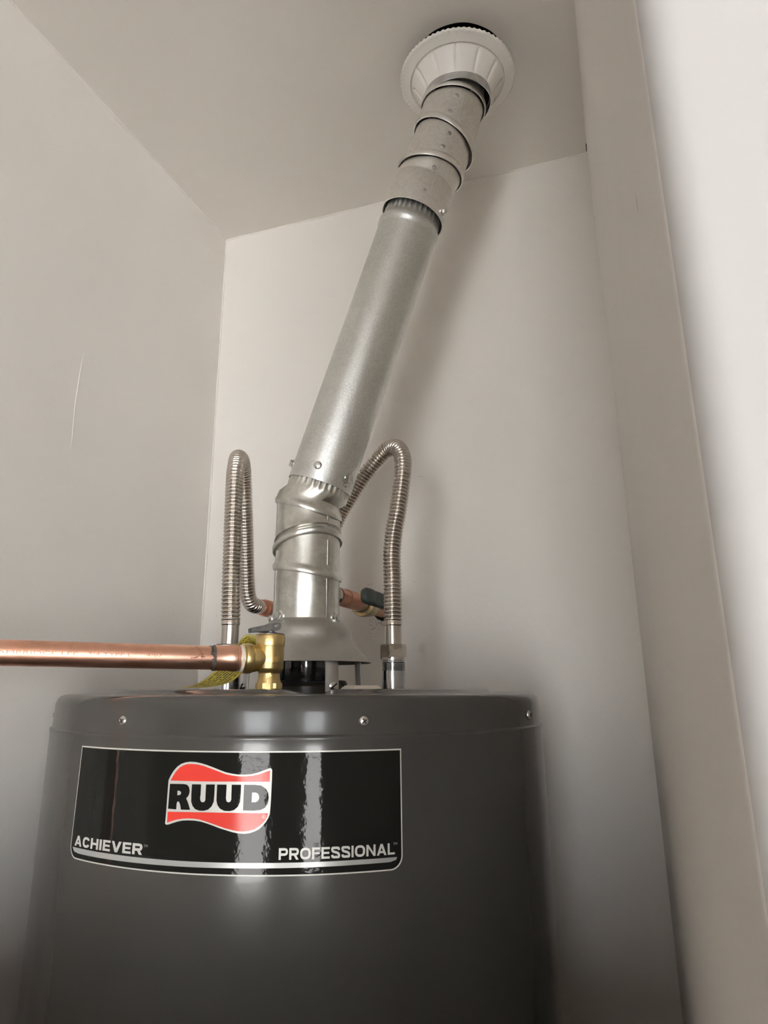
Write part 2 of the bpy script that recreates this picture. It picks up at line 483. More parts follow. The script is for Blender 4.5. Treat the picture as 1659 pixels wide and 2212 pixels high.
ART = {
    'flag_outline': [(-103.0,-64.9),(-101.2,-61.3),(-99.2,-58.3),(-96.4,-55.4),(-93.2,-53.3),(-89.4,-52.1),(-85.5,-51.6),(-81.0,-51.8),(-76.5,-52.6),(-72.1,-53.7),(-67.0,-55.3),(-62.0,-57.0),(-57.1,-58.6),(-52.3,-59.5),(-48.1,-60.0),(-43.4,-60.1),(-38.1,-59.8),(-33.5,-58.8),(-28.9,-57.2),(-25.5,-56.0),(-23.7,-55.6),(-22.8,-56.3),(-22.5,-57.2),(-22.5,-64.6),(-22.6,-71.0),(-22.7,-77.3),(-22.9,-82.6),(-23.2,-86.7),(-24.2,-89.3),(-25.8,-91.9),(-28.0,-94.5),(-30.7,-96.8),(-34.1,-98.4),(-37.4,-99.4),(-40.9,-99.8),(-45.5,-99.6),(-50.2,-98.8),(-54.9,-97.6),(-59.7,-96.4),(-64.5,-94.9),(-69.4,-93.5),(-74.4,-92.3),(-79.4,-91.8),(-84.4,-91.8),(-88.8,-92.1),(-93.2,-93.0),(-97.0,-94.2),(-100.2,-95.2),(-102.2,-95.5),(-103.3,-94.8),(-103.2,-91.6),(-103.1,-85.7),(-103.1,-78.7),(-103.1,-71.2)],
    'flag_top': [(-101.2,-65.1),(-99.5,-62.1),(-97.4,-59.0),(-94.3,-55.9),(-91.2,-54.2),(-88.0,-53.3),(-84.1,-53.1),(-79.6,-53.4),(-74.5,-54.4),(-68.2,-56.3),(-62.0,-58.3),(-57.0,-59.9),(-52.2,-60.7),(-46.8,-61.3),(-42.1,-61.3),(-36.9,-60.8),(-31.7,-59.7),(-27.1,-58.2),(-24.0,-57.2),(-24.0,-64.9),(-49.6,-64.9),(-73.8,-65.1)],
    'flag_bottom': [(-101.7,-86.6),(-84.8,-86.2),(-66.3,-86.0),(-48.5,-86.0),(-24.3,-86.2),(-25.1,-88.8),(-26.9,-91.6),(-30.2,-94.5),(-34.1,-96.8),(-38.1,-97.9),(-42.1,-98.3),(-46.7,-98.1),(-51.4,-97.2),(-56.1,-96.2),(-61.0,-94.8),(-65.8,-93.4),(-70.7,-92.1),(-75.7,-90.9),(-80.1,-90.5),(-85.1,-90.5),(-89.5,-90.9),(-94.0,-91.7),(-97.8,-92.8),(-101.7,-94.1)],
    'letter_r': [(-101.5,-67.4),(-89.5,-67.2),(-86.9,-67.7),(-85.3,-69.3),(-84.6,-71.7),(-84.8,-73.8),(-85.6,-75.5),(-87.1,-77.0),(-86.0,-78.7),(-84.7,-81.3),(-83.3,-84.7),(-90.8,-84.8),(-91.7,-81.5),(-92.7,-79.7),(-93.9,-79.2),(-94.6,-80.6),(-94.7,-84.8),(-101.7,-84.6),(-101.6,-76.0)],
    'letter_r_hole': [(-94.7,-72.0),(-93.0,-72.0),(-91.8,-72.7),(-91.5,-73.5),(-92.0,-74.5),(-93.1,-75.0),(-94.6,-75.0)],
    'letter_u_a': [(-83.1,-67.2),(-75.8,-67.1),(-75.7,-73.6),(-76.0,-76.8),(-75.3,-78.7),(-74.1,-79.3),(-72.5,-79.0),(-71.8,-77.8),(-71.9,-73.5),(-71.9,-67.1),(-65.1,-67.0),(-65.0,-73.4),(-65.2,-78.7),(-66.6,-81.9),(-69.1,-84.1),(-72.4,-85.0),(-76.1,-85.0),(-79.3,-84.1),(-81.6,-82.0),(-82.9,-79.1),(-83.2,-73.8)],
    'letter_u_b': [(-63.3,-67.0),(-56.0,-67.0),(-56.0,-73.2),(-56.1,-76.4),(-55.5,-78.3),(-54.2,-79.0),(-52.7,-78.6),(-52.0,-77.2),(-52.1,-73.2),(-52.2,-67.0),(-45.1,-67.0),(-45.1,-73.1),(-45.3,-78.4),(-46.7,-81.8),(-49.5,-84.1),(-52.7,-84.9),(-56.8,-84.8),(-60.1,-83.4),(-62.3,-81.0),(-63.2,-78.1),(-63.3,-73.4)],
    'letter_d': [(-42.9,-67.0),(-34.9,-67.0),(-30.2,-67.5),(-26.7,-69.6),(-24.8,-72.6),(-24.4,-76.2),(-25.0,-79.9),(-27.0,-82.5),(-30.1,-84.0),(-34.7,-84.4),(-42.9,-84.3)],
    'letter_d_hole': [(-36.7,-72.2),(-34.1,-72.2),(-32.3,-73.0),(-31.4,-74.7),(-31.4,-76.5),(-32.4,-78.1),(-34.1,-78.8),(-36.8,-78.8)],
}

# ------------------------------------------------------------------ the room
XL, XR, YB, ZC, YF = -0.655, 0.0167, 1.004, 2.3366, 0.138
EYE = 1.5
TC = Vector((-0.3438, 0.7385))      # centre of the heater
R0 = 0.255
A0 = math.atan2(-TC.y, -TC.x)
RING = Vector((-0.1463, 0.7700, 2.3117))
HOLE = Vector((-0.1433, 0.7680))
HOLE_R = 0.0645

def wall_box(name, lo, hi, mat='wall'):
    return struct(bxo(name, lo, hi, mat))

wb = wall_box('wall_back', (XL - 0.1, YB, 0), (XR + 0.1, YB + 0.1, 2.6))
wl = wall_box('wall_left', (XL - 0.1, YF, 0), (XL, YB, 2.6))
# right wall: ends in a rounded drywall corner whose front face turns into the room
bm = bmesh.new()
cr = 0.008
pts = [(XR, YB)] + [(XR + cr - cr * math.cos(t), YF + cr - cr * math.sin(t)) for t in [i * PI / 2 / 10 for i in range(11)]]
pts += [(4.9, YF), (4.9, YF + 0.12), (XR + 0.1, YF + 0.12), (XR + 0.1, YB)]
lo_ = [bm.verts.new((x, y, 0)) for x, y in pts]; hi_ = [bm.verts.new((x, y, 2.6)) for x, y in pts]
for i in range(len(pts)):
    j = (i + 1) % len(pts)
    bm.faces.new((lo_[i], lo_[j], hi_[j], hi_[i]))
bm.faces.new(lo_[::-1]); bm.faces.new(hi_)
wr = struct(obj('wall_right', bm, 'wall', angle=30))
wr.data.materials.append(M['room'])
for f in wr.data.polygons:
    if f.normal.y < -0.25 and f.center.y < YF + 0.05: f.material_index = 1  # front face takes the darkened colour to keep it from overexposing
# front wall left of the opening and the header over it
wall_box('wall_front', (-3.0, YF, 0), (XL - 0.1, YF + 0.12, 2.6))
wall_box('added_shade_wall', (XL, YF, 0), (XR, YF + 0.10, 1.285))  # unseen low wall, added to darken the lower closet
wall_box('trim_1', (XL - 0.0, YF, ZC + 0.005), (XR, YF + 0.12, 2.6))

# ceilings (the closet's has the vent hole)
def ceiling_mesh():
    cu = bpy.data.curves.new('c', 'CURVE'); cu.dimensions = '2D'; cu.fill_mode = 'BOTH'; cu.extrude = 0.008
    s = cu.splines.new('POLY'); P = [(XL - 0.05, YF + 0.1), (XR + 0.05, YF + 0.1), (XR + 0.05, YB + 0.05), (XL - 0.05, YB + 0.05)]
    s.points.add(3)
    for p, q in zip(s.points, P): p.co = (*q, 0, 1)
    s.use_cyclic_u = True
    s = cu.splines.new('POLY'); s.points.add(127)
    for i, p in enumerate(s.points):
        t = 2 * PI * i / 128; rr = HOLE_R * (1 + 0.010 * math.sin(3 * t) + 0.004 * math.sin(9 * t))
        p.co = (HOLE.x + rr * math.cos(t), HOLE.y + rr * math.sin(t), 0, 1)
    s.use_cyclic_u = True
    o = bpy.data.objects.new('c', cu); COL.objects.link(o)
    me = o.to_mesh(); bm = bmesh.new(); bm.from_mesh(me)
    o.to_mesh_clear(); bpy.data.objects.remove(o); bpy.data.curves.remove(cu)
    bmesh.ops.translate(bm, verts=bm.verts, vec=(0, 0, ZC + 0.008))
    return bm
cl = struct(obj('ceiling', ceiling_mesh(), 'ceiling', smooth=False))
bm = bmesh.new()
lathe(bm, (HOLE.x, HOLE.y, ZC + 0.0155), (0, 0, 1), [(0.12, 0), (0.12, 0.12), (0.001, 0.12)], 24)
obj('vent_hole_void', bm, 'dark', cl)
struct(bxo('ceiling', (-3.1, FAR - 0.1, ZC), (5.1, YF, 2.6), 'ceiling'))
struct(bxo('floor', (-3.1, FAR - 0.1, -0.1), (5.1, YB + 0.1, 0), 'floor'))
# the room behind the camera: side walls and the far wall with its two door openings
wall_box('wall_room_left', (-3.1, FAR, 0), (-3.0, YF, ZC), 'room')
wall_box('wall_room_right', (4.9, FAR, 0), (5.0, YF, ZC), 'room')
far_bm = bmesh.new()
xs = [-3.1, DOORS[0][0], DOORS[0][1], DOORS[1][0], DOORS[1][1], 5.1]
for i in (0, 2, 4):
    box(far_bm, (xs[i], FAR - 0.1, 0), (xs[i + 1], FAR, ZC))
for i in (1, 3):
    box(far_bm, (xs[i], FAR - 0.1, DOOR_TOP), (xs[i + 1], FAR, ZC))
struct(obj('wall_far', far_bm, 'room', smooth=False))
for k, (a, b) in enumerate(DOORS):
    fb = bmesh.new()
    for x0, x1, z0, z1 in ((a, a + 0.06, 0, DOOR_TOP), (b - 0.06, b, 0, DOOR_TOP), (a + 0.06, b - 0.06, DOOR_TOP - 0.07, DOOR_TOP), (a + 0.06, b - 0.06, 0, 0.09)):
        box(fb, (x0, FAR - 0.07, z0), (x1, FAR - 0.03, z1))
    struct(obj('door_%d' % (k + 1), fb, 'white', smooth=False))
struct(bxo('ground', (-14, -20, -0.3), (16, FAR - 0.1, -0.12), 'ground'))

# marks on the walls
def blotch(name, c, e1, e2, size, parent, mat='mark', n=9, seed=0, lift=0.0004):
    """small grime specks lying on a wall"""
    rnd = random.Random(seed); bm = bmesh.new(); c = Vector(c); e1 = Vector(e1); e2 = Vector(e2); nn = e1.cross(e2)
    for i in range(n):
        p = c + e1 * rnd.gauss(0, size[0]) + e2 * rnd.gauss(0, size[1]) + nn * lift
        r = rnd.uniform(0.0002, 0.0008); k = rnd.randint(5, 7)
        bm.faces.new([bm.verts.new(p + (e1 * math.cos(t) * r * rnd.uniform(.6, 1.3) + e2 * math.sin(t) * r * rnd.uniform(.7, 1.8))) for t in [2 * PI * j / k for j in range(k)]])
    o = obj(name, bm, mat, parent, smooth=False); o['kind'] = 'stuff'
    return o
X_, Z_ = (1, 0, 0), (0, 0, 1)
blotch('grime_speck', (-0.3630, YB, EYE + 0.088), X_, Z_, (0.005, 0.009), wb, n=34, seed=1)
blotch('grime_speck', (-0.3420, YB, EYE + 0.0945), X_, Z_, (0.008, 0.003), wb, n=30, seed=2)
for p, L, ang in (((-0.361, YB - 0.0003, EYE + 0.154), 0.012, 0.12), ((-0.291, YB - 0.0003, EYE + 0.154), 0.004, 0.5), ((-0.278, YB - 0.0003, EYE + 0.317), 0.010, -0.25), ((-0.6282, YB - 0.0003, EYE + 0.1166), 0.004, 1.2), ((-0.267, YB - 0.0003, EYE + 0.231), 0.004, 1.4)):
    bm = bmesh.new()
    a = Vector((math.cos(ang), 0, math.sin(ang))) * L / 2; q = Vector((-math.sin(ang), 0, math.cos(ang))) * 0.00025
    p = Vector(p)
    bm.faces.new([bm.verts.new(v) for v in (p - a - q * .4, p - q, p + a - q * .3, p + a + q * .3, p + q, p - a + q * .4)])
    obj('scuff', bm, 'mark', wb, smooth=False)
# raised paint ridge on the left wall, shallow dent beside it
bm = bmesh.new()
tube(bm, [(XL, 0.6765, EYE + 0.438), (XL, 0.6742, EYE + 0.40), (XL, 0.6730, EYE + 0.36), (XL, 0.6748, EYE + 0.32), (XL, 0.6757, EYE + 0.298)], [0.0002, 0.0008, 0.0006, 0.0007, 0.0001], 6)
obj('paint_ridge', bm, 'wall', wl)
bm = bmesh.new()
tube(bm, [(XL, 0.678, EYE + 0.438), (XL, 0.690, EYE + 0.436), (XL, 0.712, EYE + 0.427)], [0.0004, 0.0012, 0.0003], 6)
obj('paint_ridge', bm, 'wall', wl)
# crack where the right wall meets the ceiling, scuffs on the right wall
bm = bmesh.new(); box(bm, (XR - 0.0012, YB - 0.022, ZC - 0.001), (XR + 0.001, YB - 0.006, ZC + 0.0002)); obj('caulk_crack', bm, 'dark', wr, smooth=False)
for y, z, L in ((0.2035, 0.1465, 0.004), (0.418, -0.038, 0.007), (0.445, -0.041, 0.005)):
    bm = bmesh.new(); bm.faces.new([bm.verts.new(v) for v in ((XR - .0003, y, EYE + z - L), (XR - .0003, y + .001, EYE + z), (XR - .0003, y, EYE + z + L), (XR - .0003, y - .0008, EYE + z))]); obj('scuff', bm, 'mark', wr, smooth=False)
# caulk bead along the corners
for nm, a, b in (('caulk_bead', (XL, YB, ZC), (XR, YB, ZC)), ('caulk_bead', (XL, YB, 0), (XL, YB, ZC)), ('caulk_bead', (XL, YF + .12, ZC), (XL, YB, ZC))):
    a = Vector(a); b = Vector(b); P = [a + (b - a) * i / 60 for i in range(61)]
    bm = bmesh.new(); tube(bm, P, [0.0022 + 0.0013 * noise.noise(p * 23) for p in P], 8)
    obj(nm, bm, 'wall', wb)

# ------------------------------------------------------------------ water heater
zt = EYE - 0.0035
HT = thing('water_heater', 'large dark grey cylindrical water heater with black front label in white closet', 'water heater', (TC.x, TC.y, 0))

def jacket_r(th, z):
    """slightly dented sheet steel jacket"""
    p = Vector((math.cos(th) * 2.6, math.sin(th) * 2.6, z * 1.1))
    r = R0 + 0.00045 * noise.noise(p) + 0.00020 * noise.noise(Vector((p.x * 3.0 + 7, p.y * 3.0, z * 7.0 + 3)))
    s = ((th - A0 + PI) % (2 * PI) - PI) * R0
    r -= 0.00017 * math.exp(-((s + 0.1615 - (zt - z) * 0.02) / 0.0040) ** 2)          # vertical crease
    r -= 0.0006 * math.exp(-((s - 0.030 - (zt - z) * 0.1) / 0.010) ** 2) * math.exp(-((z - 1.415) / 0.045) ** 2)
    return r
bm = bmesh.new()
zs = [0.02, 0.05] + [0.1 + i * 0.05 for i in range(21)] + [1.13 + i * 0.006 for i in range(58)]
zs = [z for z in zs if z < zt - 0.0345]
N = 480
rings = [[Vector((TC.x + jacket_r(2 * PI * i / N, z) * math.cos(2 * PI * i / N), TC.y + jacket_r(2 * PI * i / N, z) * math.sin(2 * PI * i / N), z)) for i in range(N)] for z in zs]
for dr, z in ((0.0006, zt - 0.0325), (0.0008, zt - 0.0310), (0.0001, zt - 0.0300), (-0.0016, zt - 0.0292), (-0.003, zt - 0.020)):
    rings.append([Vector((TC.x + (R0 + dr) * math.cos(2 * PI * i / N), TC.y + (R0 + dr) * math.sin(2 * PI * i / N), z)) for i in range(N)])
skin(bm, rings, (True, False))
obj('jacket', bm, 'tank', HT, angle=60)

# lid pan with a low raised ring broken at the front of the flue
def lid_h(x, y):
    r = math.hypot(x, y); a = (math.atan2(y, x) - A0 + PI) % (2 * PI) - PI
    def ss(e0, e1, v):
        t = min(1, max(0, (v - e0) / (e1 - e0))); return t * t * (3 - 2 * t)
    k = ss(0.088, 0.094, r) * (1 - ss(0.198, 0.206, r))
    g = 1 - math.exp(-((a - 0.10) / 0.16) ** 4)
    return 0.0040 * k * g
bm = bmesh.new()
N2 = 240
prof = [(0.0012, -0.0298), (0.0002, -0.0298), (0.0000, -0.0285), (-0.0002, -0.022), (-0.0008, -0.0085), (-0.0020, -0.0045), (-0.0045, -0.0018), (-0.0080, -0.0005), (-0.0125, 0.0)]
prof = [(R0 - 0.0002 + a - 0.0012, b) for a, b in prof]
rings = []
def lid_r(r, t, dz):
    return r + 0.00022 * noise.noise(Vector((math.cos(t) * 7, math.sin(t) * 7, dz * 25))) + 0.0001 * noise.noise(Vector((math.cos(t) * 19, math.sin(t) * 19, dz * 60)))
for r, dz in [prof[0], prof[1], prof[2], prof[3], (R0 - 0.0017, -0.018), (R0 - 0.0019, -0.013)] + prof[4:]:
    rings.append([Vector((TC.x + lid_r(r, 2 * PI * i / N2, dz) * math.cos(2 * PI * i / N2), TC.y + lid_r(r, 2 * PI * i / N2, dz) * math.sin(2 * PI * i / N2), zt + dz)) for i in range(N2)])
rr = [0.235, 0.225, 0.215, 0.208, 0.204, 0.201, 0.198, 0.19, 0.18, 0.16, 0.14, 0.12, 0.10, 0.096, 0.093, 0.090, 0.087, 0.08, 0.06, 0.04, 0.02, 0.002]
for r in rr:
    rings.append([Vector((TC.x + r * math.cos(2 * PI * i / N2), TC.y + r * math.sin(2 * PI * i / N2), zt + lid_h(r * math.cos(2 * PI * i / N2), r * math.sin(2 * PI * i / N2)))) for i in range(N2)])
skin(bm, rings, (False, True))
lid = obj('lid', bm, 'tank', HT, angle=60)

def on_jacket(s, z, lift=0.0):
    th = A0 + s / R0
    return Vector((TC.x + (R0 + lift) * math.cos(th), TC.y + (R0 + lift) * math.sin(th), z)), Vector((math.cos(th), math.sin(th), 0))
for k in range(8):
    p, n = on_jacket(-0.1538 + 0.2003 * k, zt - 0.0198, -0.0017)
    s_, cr_ = pan_screw('lid_screw', p, n, HT)

# label plate
def plate_outline(s0, s1, zt_, zb, r, taper=1.6):
    P = [(s0 + taper, zt_), (s1, zt_)]
    for i in range(9):
        t = i * PI / 16; P.append((s1 - r + r * math.cos(t), zb + r - r * math.sin(t)))
    for i in range(9):
        t = PI / 2 + i * PI / 16; P.append((s0 + r + r * math.cos(t), zb + r - r * math.sin(t)))
    return P
W = lambda nm, sp, mat, par, lift: wrap_curves(nm, sp, mat, par, lift, TC, R0, A0, EYE)
plate = W('label', [plate_outline(-205.0, 76.2, -43.8, -127.4, 9.5)], 'silver', HT, 0.00020)
plate['label'] = 'silver edge of the black label'
field = W('label_field', [plate_outline(-204.0, 75.2, -44.9, -126.4, 8.8)], 'label', plate, 0.00032)
st = [(-201.5, -119.2), (-150, -118.9), (-50, -118.8), (30, -118.6), (71.6, -118.7), (70.8, -120.6), (66, -121.7), (-50, -122.3), (-192, -123.0), (-198.5, -122.2)]
W('stripe', [st], 'silver_grey', plate, 0.00042)
W('flag_emblem', [ART['flag_outline']], 'silver', plate, 0.00042)
W('flag_band', [ART['flag_top']], 'red', plate, 0.00056)
W('flag_band', [ART['flag_bottom']], 'red', plate, 0.00056)
W('letter', [ART['letter_r'], ART['letter_r_hole']], 'label', plate, 0.00056)
W('letter', [ART['letter_u_a']], 'label', plate, 0.00056)
W('letter', [ART['letter_u_b']], 'label', plate, 0.00056)
W('letter', [ART['letter_d'], ART['letter_d_hole']], 'label', plate, 0.00056)
circ = lambda cx, cy, r: [(cx + r * math.cos(2 * PI * i / 24), cy + r * math.sin(2 * PI * i / 24)) for i in range(24)]
W('registered_mark', [circ(-27.5, -88.4, 1.35), circ(-27.5, -88.4, 1.1)], 'silver', plate, 0.00066)
bend('registered_mark', fit_text('R', -28.0, -27.0, -89.0, -87.8, 0.02), 'silver', plate, 0.00066, TC, R0, A0, EYE)
bend('lettering', block_text('ACHIEVER', -198.8, -121.6, -118.0, -110.5, 0.235, 0.13, 1.0), 'silver', plate, 0.00045, TC, R0, A0, EYE)
bend('lettering', block_text('PROFESSIONAL', -15.8, 69.8, -116.8, -109.2, 0.21, 0.13), 'silver', plate, 0.00045, TC, R0, A0, EYE)
bend('lettering', fit_text('TM', -120.6, -117.0, -111.6, -109.9, 0.0), 'silver_grey', plate, 0.00045, TC, R0, A0, EYE)
bend('lettering', fit_text('TM', 68.6, 71.8, -110.6, -108.9, 0.0), 'silver_grey', plate, 0.00045, TC, R0, A0, EYE)

# flue collar, base flange, caps and nipples on the lid
bm = bmesh.new()
lathe(bm, (TC.x, TC.y, zt), (0, 0, 1), [(0.030, 0.0), (0.0345, 0.012), (0.0345, 0.040), (0.032, 0.043), (0.030, 0.043), (0.030, 0.01)], 64)
obj('flue_collar', bm, 'black', HT)
bm = bmesh.new()
lathe(bm, (TC.x, TC.y, zt), (0, 0, 1), [(0.046, 0.0), (0.046, 0.007), (0.043, 0.0105), (0.036, 0.012), (0.0345, 0.012)], 64)
obj('flue_flange', bm, 'flange', HT)
fdir = Vector((math.cos(A0), math.sin(A0), 0)); rdir = Vector((-math.sin(A0), math.cos(A0), 0))   # towards the camera, to its right
def around(r, phi, z):
    """phi measured from the camera side towards the right"""
    return Vector((TC.x, TC.y, 0)) + (fdir * math.cos(phi) + rdir * math.sin(phi)) * r + Vector((0, 0, z))
bm = bmesh.new()
c = around(0.041, 1.25, zt)
lathe(bm, c, (0, 0, 1), [(0.0078, 0), (0.0078, 0.010), (0.0066, 0.0125), (0.002, 0.0135)], 24, (False, True))
obj('plug', bm, 'flange', HT)
bm = bmesh.new()
c = Vector((-0.262, 0.700, zt + 0.0038))
lathe(bm, c, (0, 0, 1), [(0.0235, -0.004), (0.0235, 0.0), (0.0185, 0.0035), (0.0175, 0.0037)], 8, (True, True))
obj('anode_cap', bm, 'plastic', HT, angle=20)

NL = Vector((-0.4185, 0.6988, 0)); NR = Vector((-0.2506, 0.7735, 0))
def nipple(c):
    o = thing('pipe_nipple', '', 'pipe', (c.x, c.y, zt + 0.003))
    bm = bmesh.new()
    b = Vector((c.x, c.y, zt))
    prof = [(0.0133, 0.002), (0.0133, 0.0225)]
    for i in range(6):
        prof += [(0.0133, 0.0232 + i * 0.0018), (0.0124, 0.0240 + i * 0.0018)]
    prof += [(0.0120, 0.036)]
    lathe(bm, b, (0, 0, 1), prof, 40, (True, True))
    o2 = obj('threaded_tube', bm, 'nipple', o, angle=20)
    return o
nl = nipple(NL); nl['label'] = 'short zinc plated nipple under the left steel hose, behind the copper pipe'
nr = nipple(NR); nr['label'] = 'short zinc plated threaded nipple under the right steel hose'
nl['group'] = nr['group'] = 'water nipples on the heater lid'

# ------------------------------------------------------------------ corrugated hoses
def hose(label, c, pts, stub_dir, r=0.0098, amp=0.00095, pitch_=0.0044):
    o = thing('flexible_connector', label, 'hose', (c.x, c.y, zt + 0.036), 'stainless hoses on the heater')
    z0 = EYE + 0.0345
    bm = bmesh.new()
    nut(bm, (c.x, c.y, z0 - 0.002), (0, 0, 1), 0.0150, 0.0165, 6, 0.05)
    obj('nut', bm, 'nickel', o, angle=20)
    bm = bmesh.new()
    lathe(bm, (c.x, c.y, z0 - 0.0035), (0, 0, 1), [(0.0128, 0.0), (0.0140, 0.0004), (0.0140, 0.0035)], 32, (True, True)); obj('washer', bm, 'zinc', o)
    bm = bmesh.new()
    zc_ = EYE + 0.0745
    lathe(bm, (c.x, c.y, 0), (0, 0, 1), [(r - .0003, z0 + 0.012), (r - .0003, zc_ - 0.005), (r + 0.0006, zc_ - 0.004), (r + 0.0006, zc_ - 0.002), (r, zc_ + 0.001)], 40, (True, True))
    obj('plain_end', bm, 'stainless', o)
    P = resample(catmull([Vector((c.x, c.y, zc_))] + [Vector(p) for p in pts], 14), pitch_ / 10)
    rad = []
    for i in range(len(P)):
        rad.append(r - 0.0010 + amp * 2.1 * abs(math.sin(PI * (i % 10) / 10.0)) ** 0.75)
    bm = bmesh.new(); tube(bm, P, rad, 28)
    obj('corrugated_tube', bm, 'stainless', o, angle=70)
    e = P[-1]; d = (P[-1] - P[-4]).normalized()
    bm = bmesh.new(); tube(bm, [e - Vector(stub_dir) * 0.003, e + Vector(stub_dir) * 0.004, e + Vector(stub_dir) * 0.013], r, 28)
    obj('plain_end', bm, 'stainless', o)
    return o
Lp = [(-0.4199, 0.6981, 1.6144), (-0.4208, 0.6975, 1.6606), (-0.4223, 0.6982, 1.7092), (-0.4257, 0.7032, 1.7464), (-0.4310, 0.7140, 1.7661), (-0.4382, 0.7283, 1.7793), (-0.4455, 0.7473, 1.7845), (-0.4508, 0.7616, 1.7809), (-0.4565, 0.7756, 1.7672), (-0.4616, 0.7900, 1.7352), (-0.4729, 0.8182, 1.6869), (-0.4800, 0.8372, 1.6454), (-0.4827, 0.8471, 1.6248), (-0.4829, 0.8584, 1.6140), (-0.4823, 0.8720, 1.6119)]
hose('left stainless corrugated water hose looping up behind the copper pipe', NL, Lp, (0, 1, 0))
Rp = [(-0.2511, 0.7749, 1.6219), (-0.2515, 0.7748, 1.6514), (-0.2487, 0.7751, 1.6796), (-0.2438, 0.7756, 1.7037), (-0.2403, 0.7767, 1.7278), (-0.2375, 0.7786, 1.7527), (-0.2390, 0.7844, 1.7737), (-0.2456, 0.7907, 1.7880), (-0.2549, 0.7972, 1.7944), (-0.2653, 0.8023, 1.7936), (-0.2769, 0.8068, 1.7864), (-0.2927, 0.8119, 1.7734), (-0.3086, 0.8166, 1.7576), (-0.3234, 0.8216, 1.7403), (-0.3380, 0.8235, 1.7200), (-0.3500, 0.8225, 1.6950), (-0.3570, 0.8170, 1.6682), (-0.3550, 0.8080, 1.6439), (-0.3490, 0.8060, 1.6260), (-0.3420, 0.8130, 1.6150), (-0.3405, 0.8260, 1.6141)]
hose('right stainless corrugated water hose arching over behind the round vent pipe', NR, Rp, (0, 1, 0))

# ------------------------------------------------------------------ copper stubs from the wall
sx, sz = -0.4823, EYE + 0.112
t = thing('copper_stub', 'copper stub joining the left steel hose to the back wall', 'pipe', (sx, YB, sz), 'copper wall stubs')
bm = bmesh.new(); tube(bm, [(sx, 0.882, sz), (sx, YB, sz)], 0.0105, 32); obj('tube', bm, 'oldcopper', t)
bm = bmesh.new(); tube(bm, [(sx, 0.893, sz), (sx, 0.917, sz)], 0.0119, 32); obj('coupling', bm, 'oldcopper', t)
bm = bmesh.new(); tube(bm, [(sx, 0.9172, sz), (sx, 0.9195, sz)], 0.0113, 32); obj('solder_ring', bm, 'solder', t)
cx, cz = -0.3405, EYE + 0.1141
t = thing('copper_stub', 'copper stub running from the dark handled shutoff valve behind the vent pipe', 'pipe', (cx, 0.8930, cz), 'copper wall stubs')
bm = bmesh.new(); tube(bm, [(cx, 0.8210, cz), (cx, 0.9070, cz)], 0.0109, 32); obj('tube', bm, 'oldcopper', t)
bm = bmesh.new(); tube(bm, [(cx, 0.8480, cz), (cx, 0.8780, cz)], 0.0118, 32); obj('coupling', bm, 'oldcopper', t)
bm = bmesh.new(); tube(bm, [(cx, 0.8960, cz), (cx, 0.8995, cz)], 0.0120, 32); obj('solder_ring', bm, 'solder', t)
t = thing('ball_valve', 'brass shutoff valve with dark green lever on copper stub at back wall', 'valve', (cx, 0.9380, cz))
bm = bmesh.new()
lathe(bm, (cx, 0.9010, cz), (0, 1, 0), [(0.0110, 0.0), (0.0128, 0.001), (0.0128, 0.010), (0.0118, 0.011)], 32, (True, False))
lathe(bm, (cx, 0.9120, cz), (0, 1, 0), [(0.0118, 0), (0.0172, 0.001), (0.0180, 0.006), (0.0172, 0.013), (0.0165, 0.0165), (0.0160, 0.026), (0.0140, 0.034)], 32, (True, False))
lathe(bm, (cx, 0.9460, cz), (0, 1, 0), [(0.0140, 0), (0.0140, 0.004), (0.0120, 0.006), (0.0120, 0.018)], 32, (False, True))
obj('body', bm, 'dullbrass', t)
bm = bmesh.new(); tube(bm, [(cx, 0.925, cz + 0.004), (-0.300, 0.8820, 1.6110)], 0.0055, 20); obj('stem', bm, 'dullbrass', t)
bm = bmesh.new(); tube(bm, [(cx, 0.9610, cz), (cx, YB, cz)], 0.0110, 28); obj('tube', bm, 'oldcopper', t)
# lever: a vinyl dipped channel lying to the right and back
h0 = Vector((-0.3152, 0.8483, 1.6176)); hd = Vector((-0.2919, 0.8935, 1.6085)) - h0
d = hd.normalized(); up_ = Vector((-0.25, -0.15, 0.95)); up_ = (up_ - d * up_.dot(d)).normalized(); sd = d.cross(up_)
sd = sd if sd.y < 0 else -sd
bm = bmesh.new()
rings = []
for u, hh, tk in ((-0.0010, 0.0040, 0.0030), (0.0002, 0.0078, 0.0048), (0.0030, 0.0100, 0.0060), (0.0100, 0.0106, 0.0062), (0.0165, 0.0104, 0.0062), (0.0178, 0.0094, 0.0056), (0.0192, 0.0092, 0.0056), (0.0205, 0.0100, 0.0060), (0.0400, 0.0098, 0.0058), (0.0520, 0.0092, 0.0054), (0.0535, 0.0070, 0.0040)):
    rings.append([h0 + d * u + up_ * hh * math.copysign(abs(math.sin(a)) ** 0.6, math.sin(a)) + sd * tk * math.copysign(abs(math.cos(a)) ** 0.6, math.cos(a)) for a in [2 * PI * i / 24 for i in range(24)]])
skin(bm, rings, (True, True))
hnd = obj('handle', bm, 'handle', t)
bm = bmesh.new()
for i in range(4):
    for j in range(3):
        if (i * 7 + j * 5) % 4 == 3: continue
        p = h0 + d * (0.0095 + 0.0075 * i) + up_ * (-0.0045 + 0.0042 * j) + sd * 0.0061
        vs = [bm.verts.new(p + d * a * 0.0018 + up_ * b * 0.0006 + sd * c_ * 0.0002) for a in (-1, 1) for b in (-1, 1) for c_ in (-1, 1)]
        bmesh.ops.convex_hull(bm, input=vs)
o = obj('worn_lettering', bm, 'emboss', hnd, smooth=False)
